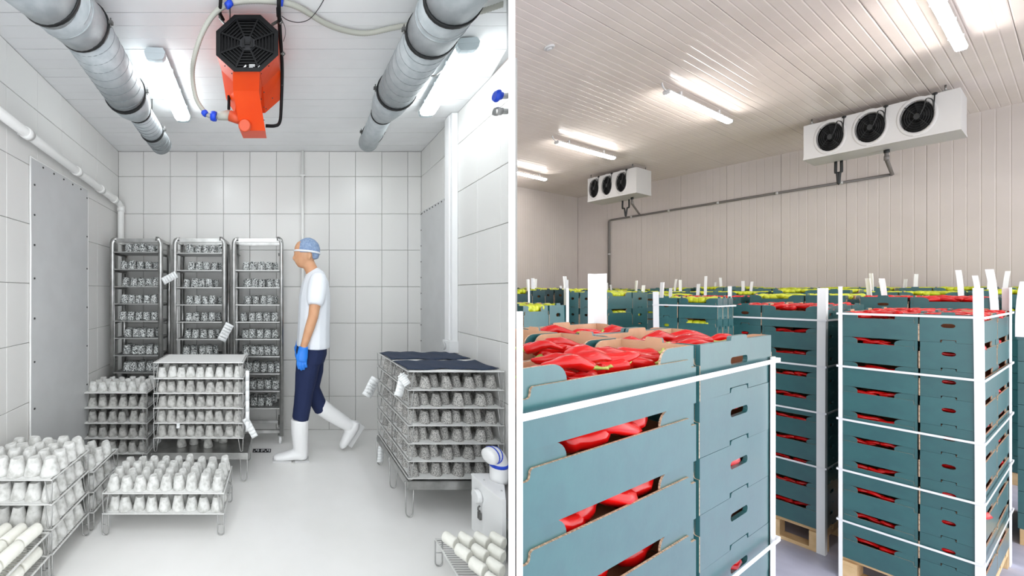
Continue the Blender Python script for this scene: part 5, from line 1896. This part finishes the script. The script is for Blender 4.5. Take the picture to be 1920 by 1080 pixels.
# stack 5: yellow peppers behind stack 1
z5 = CZ - .045
e5 = at(1345, 548, 2.56)
w5 = .335
o5 = Vector((e5.x, e5.y)) + Vector((D2.x, D2.y)) * w5
M5, _ = stack(o5, -D2, .20, .003, .132, .30, z5, 11, 'the nearer yellow pepper stack', 'crates in the nearer yellow pepper stack', flip=True, fill='yellow', pal=True, show=4)
for k, zz in enumerate((.06, .42)):
    ring_strap(M5, -.004, w5 + .004, -.004, .304, z5 - zz, f'white packing strap on the nearer yellow pepper stack, {PL[k]} from its top', 'straps of the yellow stack', w=.011)
guard(M5, 0, 0, 1, 1, RF, z5 + .05, .035, .04, 'white corner board on the far edge of the nearer yellow stack', 'corner boards of the yellow stack', lean=(-.006, -.004))

# smaller stacks behind, faces turned like the partition stack
def far_stack(org, xd, wA, wB, depth, ztop, where, fill, dark=False, guards=((0, 0),), gh=.18, flip=False, n=11):
    M, w = stack(org, xd, wA, .006, wB, depth, ztop, n, where, 'crates of the far stacks', fill=fill, dark=dark, small=True, flip=flip, pal=False, indiv_top=False)
    LOW.append((M, w, depth, ztop - 2 * HC, dark))
    for (gx_, gy_) in guards:
        h = gh * R.uniform(.5, 1.25)
        guard(M, gx_ * w, gy_ * depth, 1 if gx_ < .5 else -1, 1 if gy_ < .5 else -1, ztop - .3, ztop + h, .028, .028, f'white corner board rising from {where}', 'corner boards of the far stacks', lean=(R.uniform(-.02, .02), R.uniform(-.02, .02)))
    return M, w


LOW = []
p = at(1140, 548, 3.2); far_stack((p.x, p.y), D1, .44, .30, .34, CZ + .0, 'the yellow stack behind the tall corner board', 'yellow', guards=((0, 1),))
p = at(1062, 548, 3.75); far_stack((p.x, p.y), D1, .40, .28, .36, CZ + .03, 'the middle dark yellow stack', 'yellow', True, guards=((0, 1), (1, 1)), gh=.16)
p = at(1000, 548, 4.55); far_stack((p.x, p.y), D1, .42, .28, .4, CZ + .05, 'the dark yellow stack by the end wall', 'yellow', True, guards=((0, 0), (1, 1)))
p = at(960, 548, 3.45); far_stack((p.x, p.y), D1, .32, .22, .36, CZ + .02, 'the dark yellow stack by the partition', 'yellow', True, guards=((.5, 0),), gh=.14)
M10, w10 = far_stack((1.50, 2.12), D1, .25, .2, .26, CZ - .085, 'the yellow stack behind the partition stack', 'yellow', guards=((1, 0),), gh=.12)
names = ['at the aisle end', 'behind the aisle stack', 'past the aisle stack', 'at mid-row', 'past mid-row', 'near the corner', 'at the corner', 'at the end wall']
for (u, vs_, zt, rn, fills) in ((6.0, .02, -.035, 'first far row', ('red', 'red', 'yellow', 'red', 'yellow', 'yellow', 'yellow')), (7.8, .25, .015, 'second far row', ('yellow',) * 8), (9.35, .2, .07, 'wall row', ('yellow',) * 8)):
    v = vs_ - .36
    k = 0
    while v + .56 < (3.75 if u < 7 else 4.7):
        org = uv(u, v + .54)
        if k < 8:
            far_stack((org.x, org.y), -D2, .32, .214, .95 if u < 7 else 1.1, CZ + zt + R.uniform(-.02, .02), f'the {rn} stack {names[k]}', fills[min(k, len(fills) - 1)], guards=[((0, 0),), ((1, 0), (0, 1)), ((1, 1),)][k % 3], gh=.2, flip=bool(k % 2))
        v += .60
        k += 1

# what lies under the top two layers of the far stacks: hardly any of it shows
b = MB()
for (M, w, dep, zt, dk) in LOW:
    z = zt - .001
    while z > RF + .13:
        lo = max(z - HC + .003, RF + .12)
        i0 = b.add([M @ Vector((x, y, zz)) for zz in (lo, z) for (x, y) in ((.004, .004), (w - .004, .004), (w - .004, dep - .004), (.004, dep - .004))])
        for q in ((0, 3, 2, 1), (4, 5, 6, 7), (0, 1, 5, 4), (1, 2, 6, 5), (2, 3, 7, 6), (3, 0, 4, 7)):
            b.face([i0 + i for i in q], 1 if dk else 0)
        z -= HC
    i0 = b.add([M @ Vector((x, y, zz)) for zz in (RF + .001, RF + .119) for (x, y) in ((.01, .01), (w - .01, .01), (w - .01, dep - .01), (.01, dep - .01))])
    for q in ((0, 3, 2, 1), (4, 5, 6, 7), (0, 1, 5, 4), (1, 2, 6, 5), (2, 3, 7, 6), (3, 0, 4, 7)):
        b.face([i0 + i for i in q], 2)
for (M, cx, cy, z, (lx, ly), dk) in LOWC:
    i0 = b.add([M @ Vector((cx + sx * (lx / 2 - .001), cy + sy * (ly / 2 - .001), zz)) for zz in (z + .001, z + HC - .001) for (sx, sy) in ((-1, -1), (1, -1), (1, 1), (-1, 1))])
    w0 = b.v[i0]
    if M is M1:
        # keep the block on its own side of the partition
        for k in range(i0, i0 + 8):
            b.v[k] = clamp_right(b.v[k], M)
    for q in ((0, 3, 2, 1), (4, 5, 6, 7), (0, 1, 5, 4), (1, 2, 6, 5), (2, 3, 7, 6), (3, 0, 4, 7)):
        b.face([i0 + i for i in q], 1 if dk else 0)
tag(b.build('lower_crates', [teal_m, dteal_m, wood_m]), 'lower crates and pallets hidden under the far crate stacks', 'crate', kind='stuff')
tag(YSTUFF.build('yellow_peppers', yel_m), 'heaps of yellow peppers in the far crates', 'pepper', kind='stuff')
tag(RSTUFF.build('red_peppers', red_m), 'heaps of red peppers in the far crates', 'pepper', kind='stuff')

# cheeses past the limit: the trolley loads and the rows behind the front rows
src = {'w': CW, 'g': CG, 'a': CA, 'r': CR}
lab = {'w': ('white_cheeses', 'white cheeses in the rear rows of the wire trays', cheese_w), 'g': ('shade_painted_cheeses', 'shade-painted cheeses in the rear rows of the stacked trays', cheese_shade),
       'a': ('ash_cheeses', 'ash coated cheeses in the rear rows under the navy netting', cheese_a), 'r': ('trolley_cheeses', 'mottled black and white ash cheeses on all shelves of the trolleys', cheese_r)}
for kd in 'wgar':
    b = MB()
    for (k2, p, rz, s_) in REST:
        if k2 != kd:
            continue
        me = R.choice(src[kd])
        M = Matrix.Translation(p) @ Matrix.Rotation(rz, 4, 'Z') @ Matrix.Scale(s_, 4)
        i0 = b.add([M @ v.co for v in me.vertices])
        for pl_ in me.polygons:
            b.face([i0 + i for i in pl_.vertices], 0, True)
    if b.v:
        tag(b.build(lab[kd][0], lab[kd][2]), lab[kd][1], 'cheese', kind='stuff')
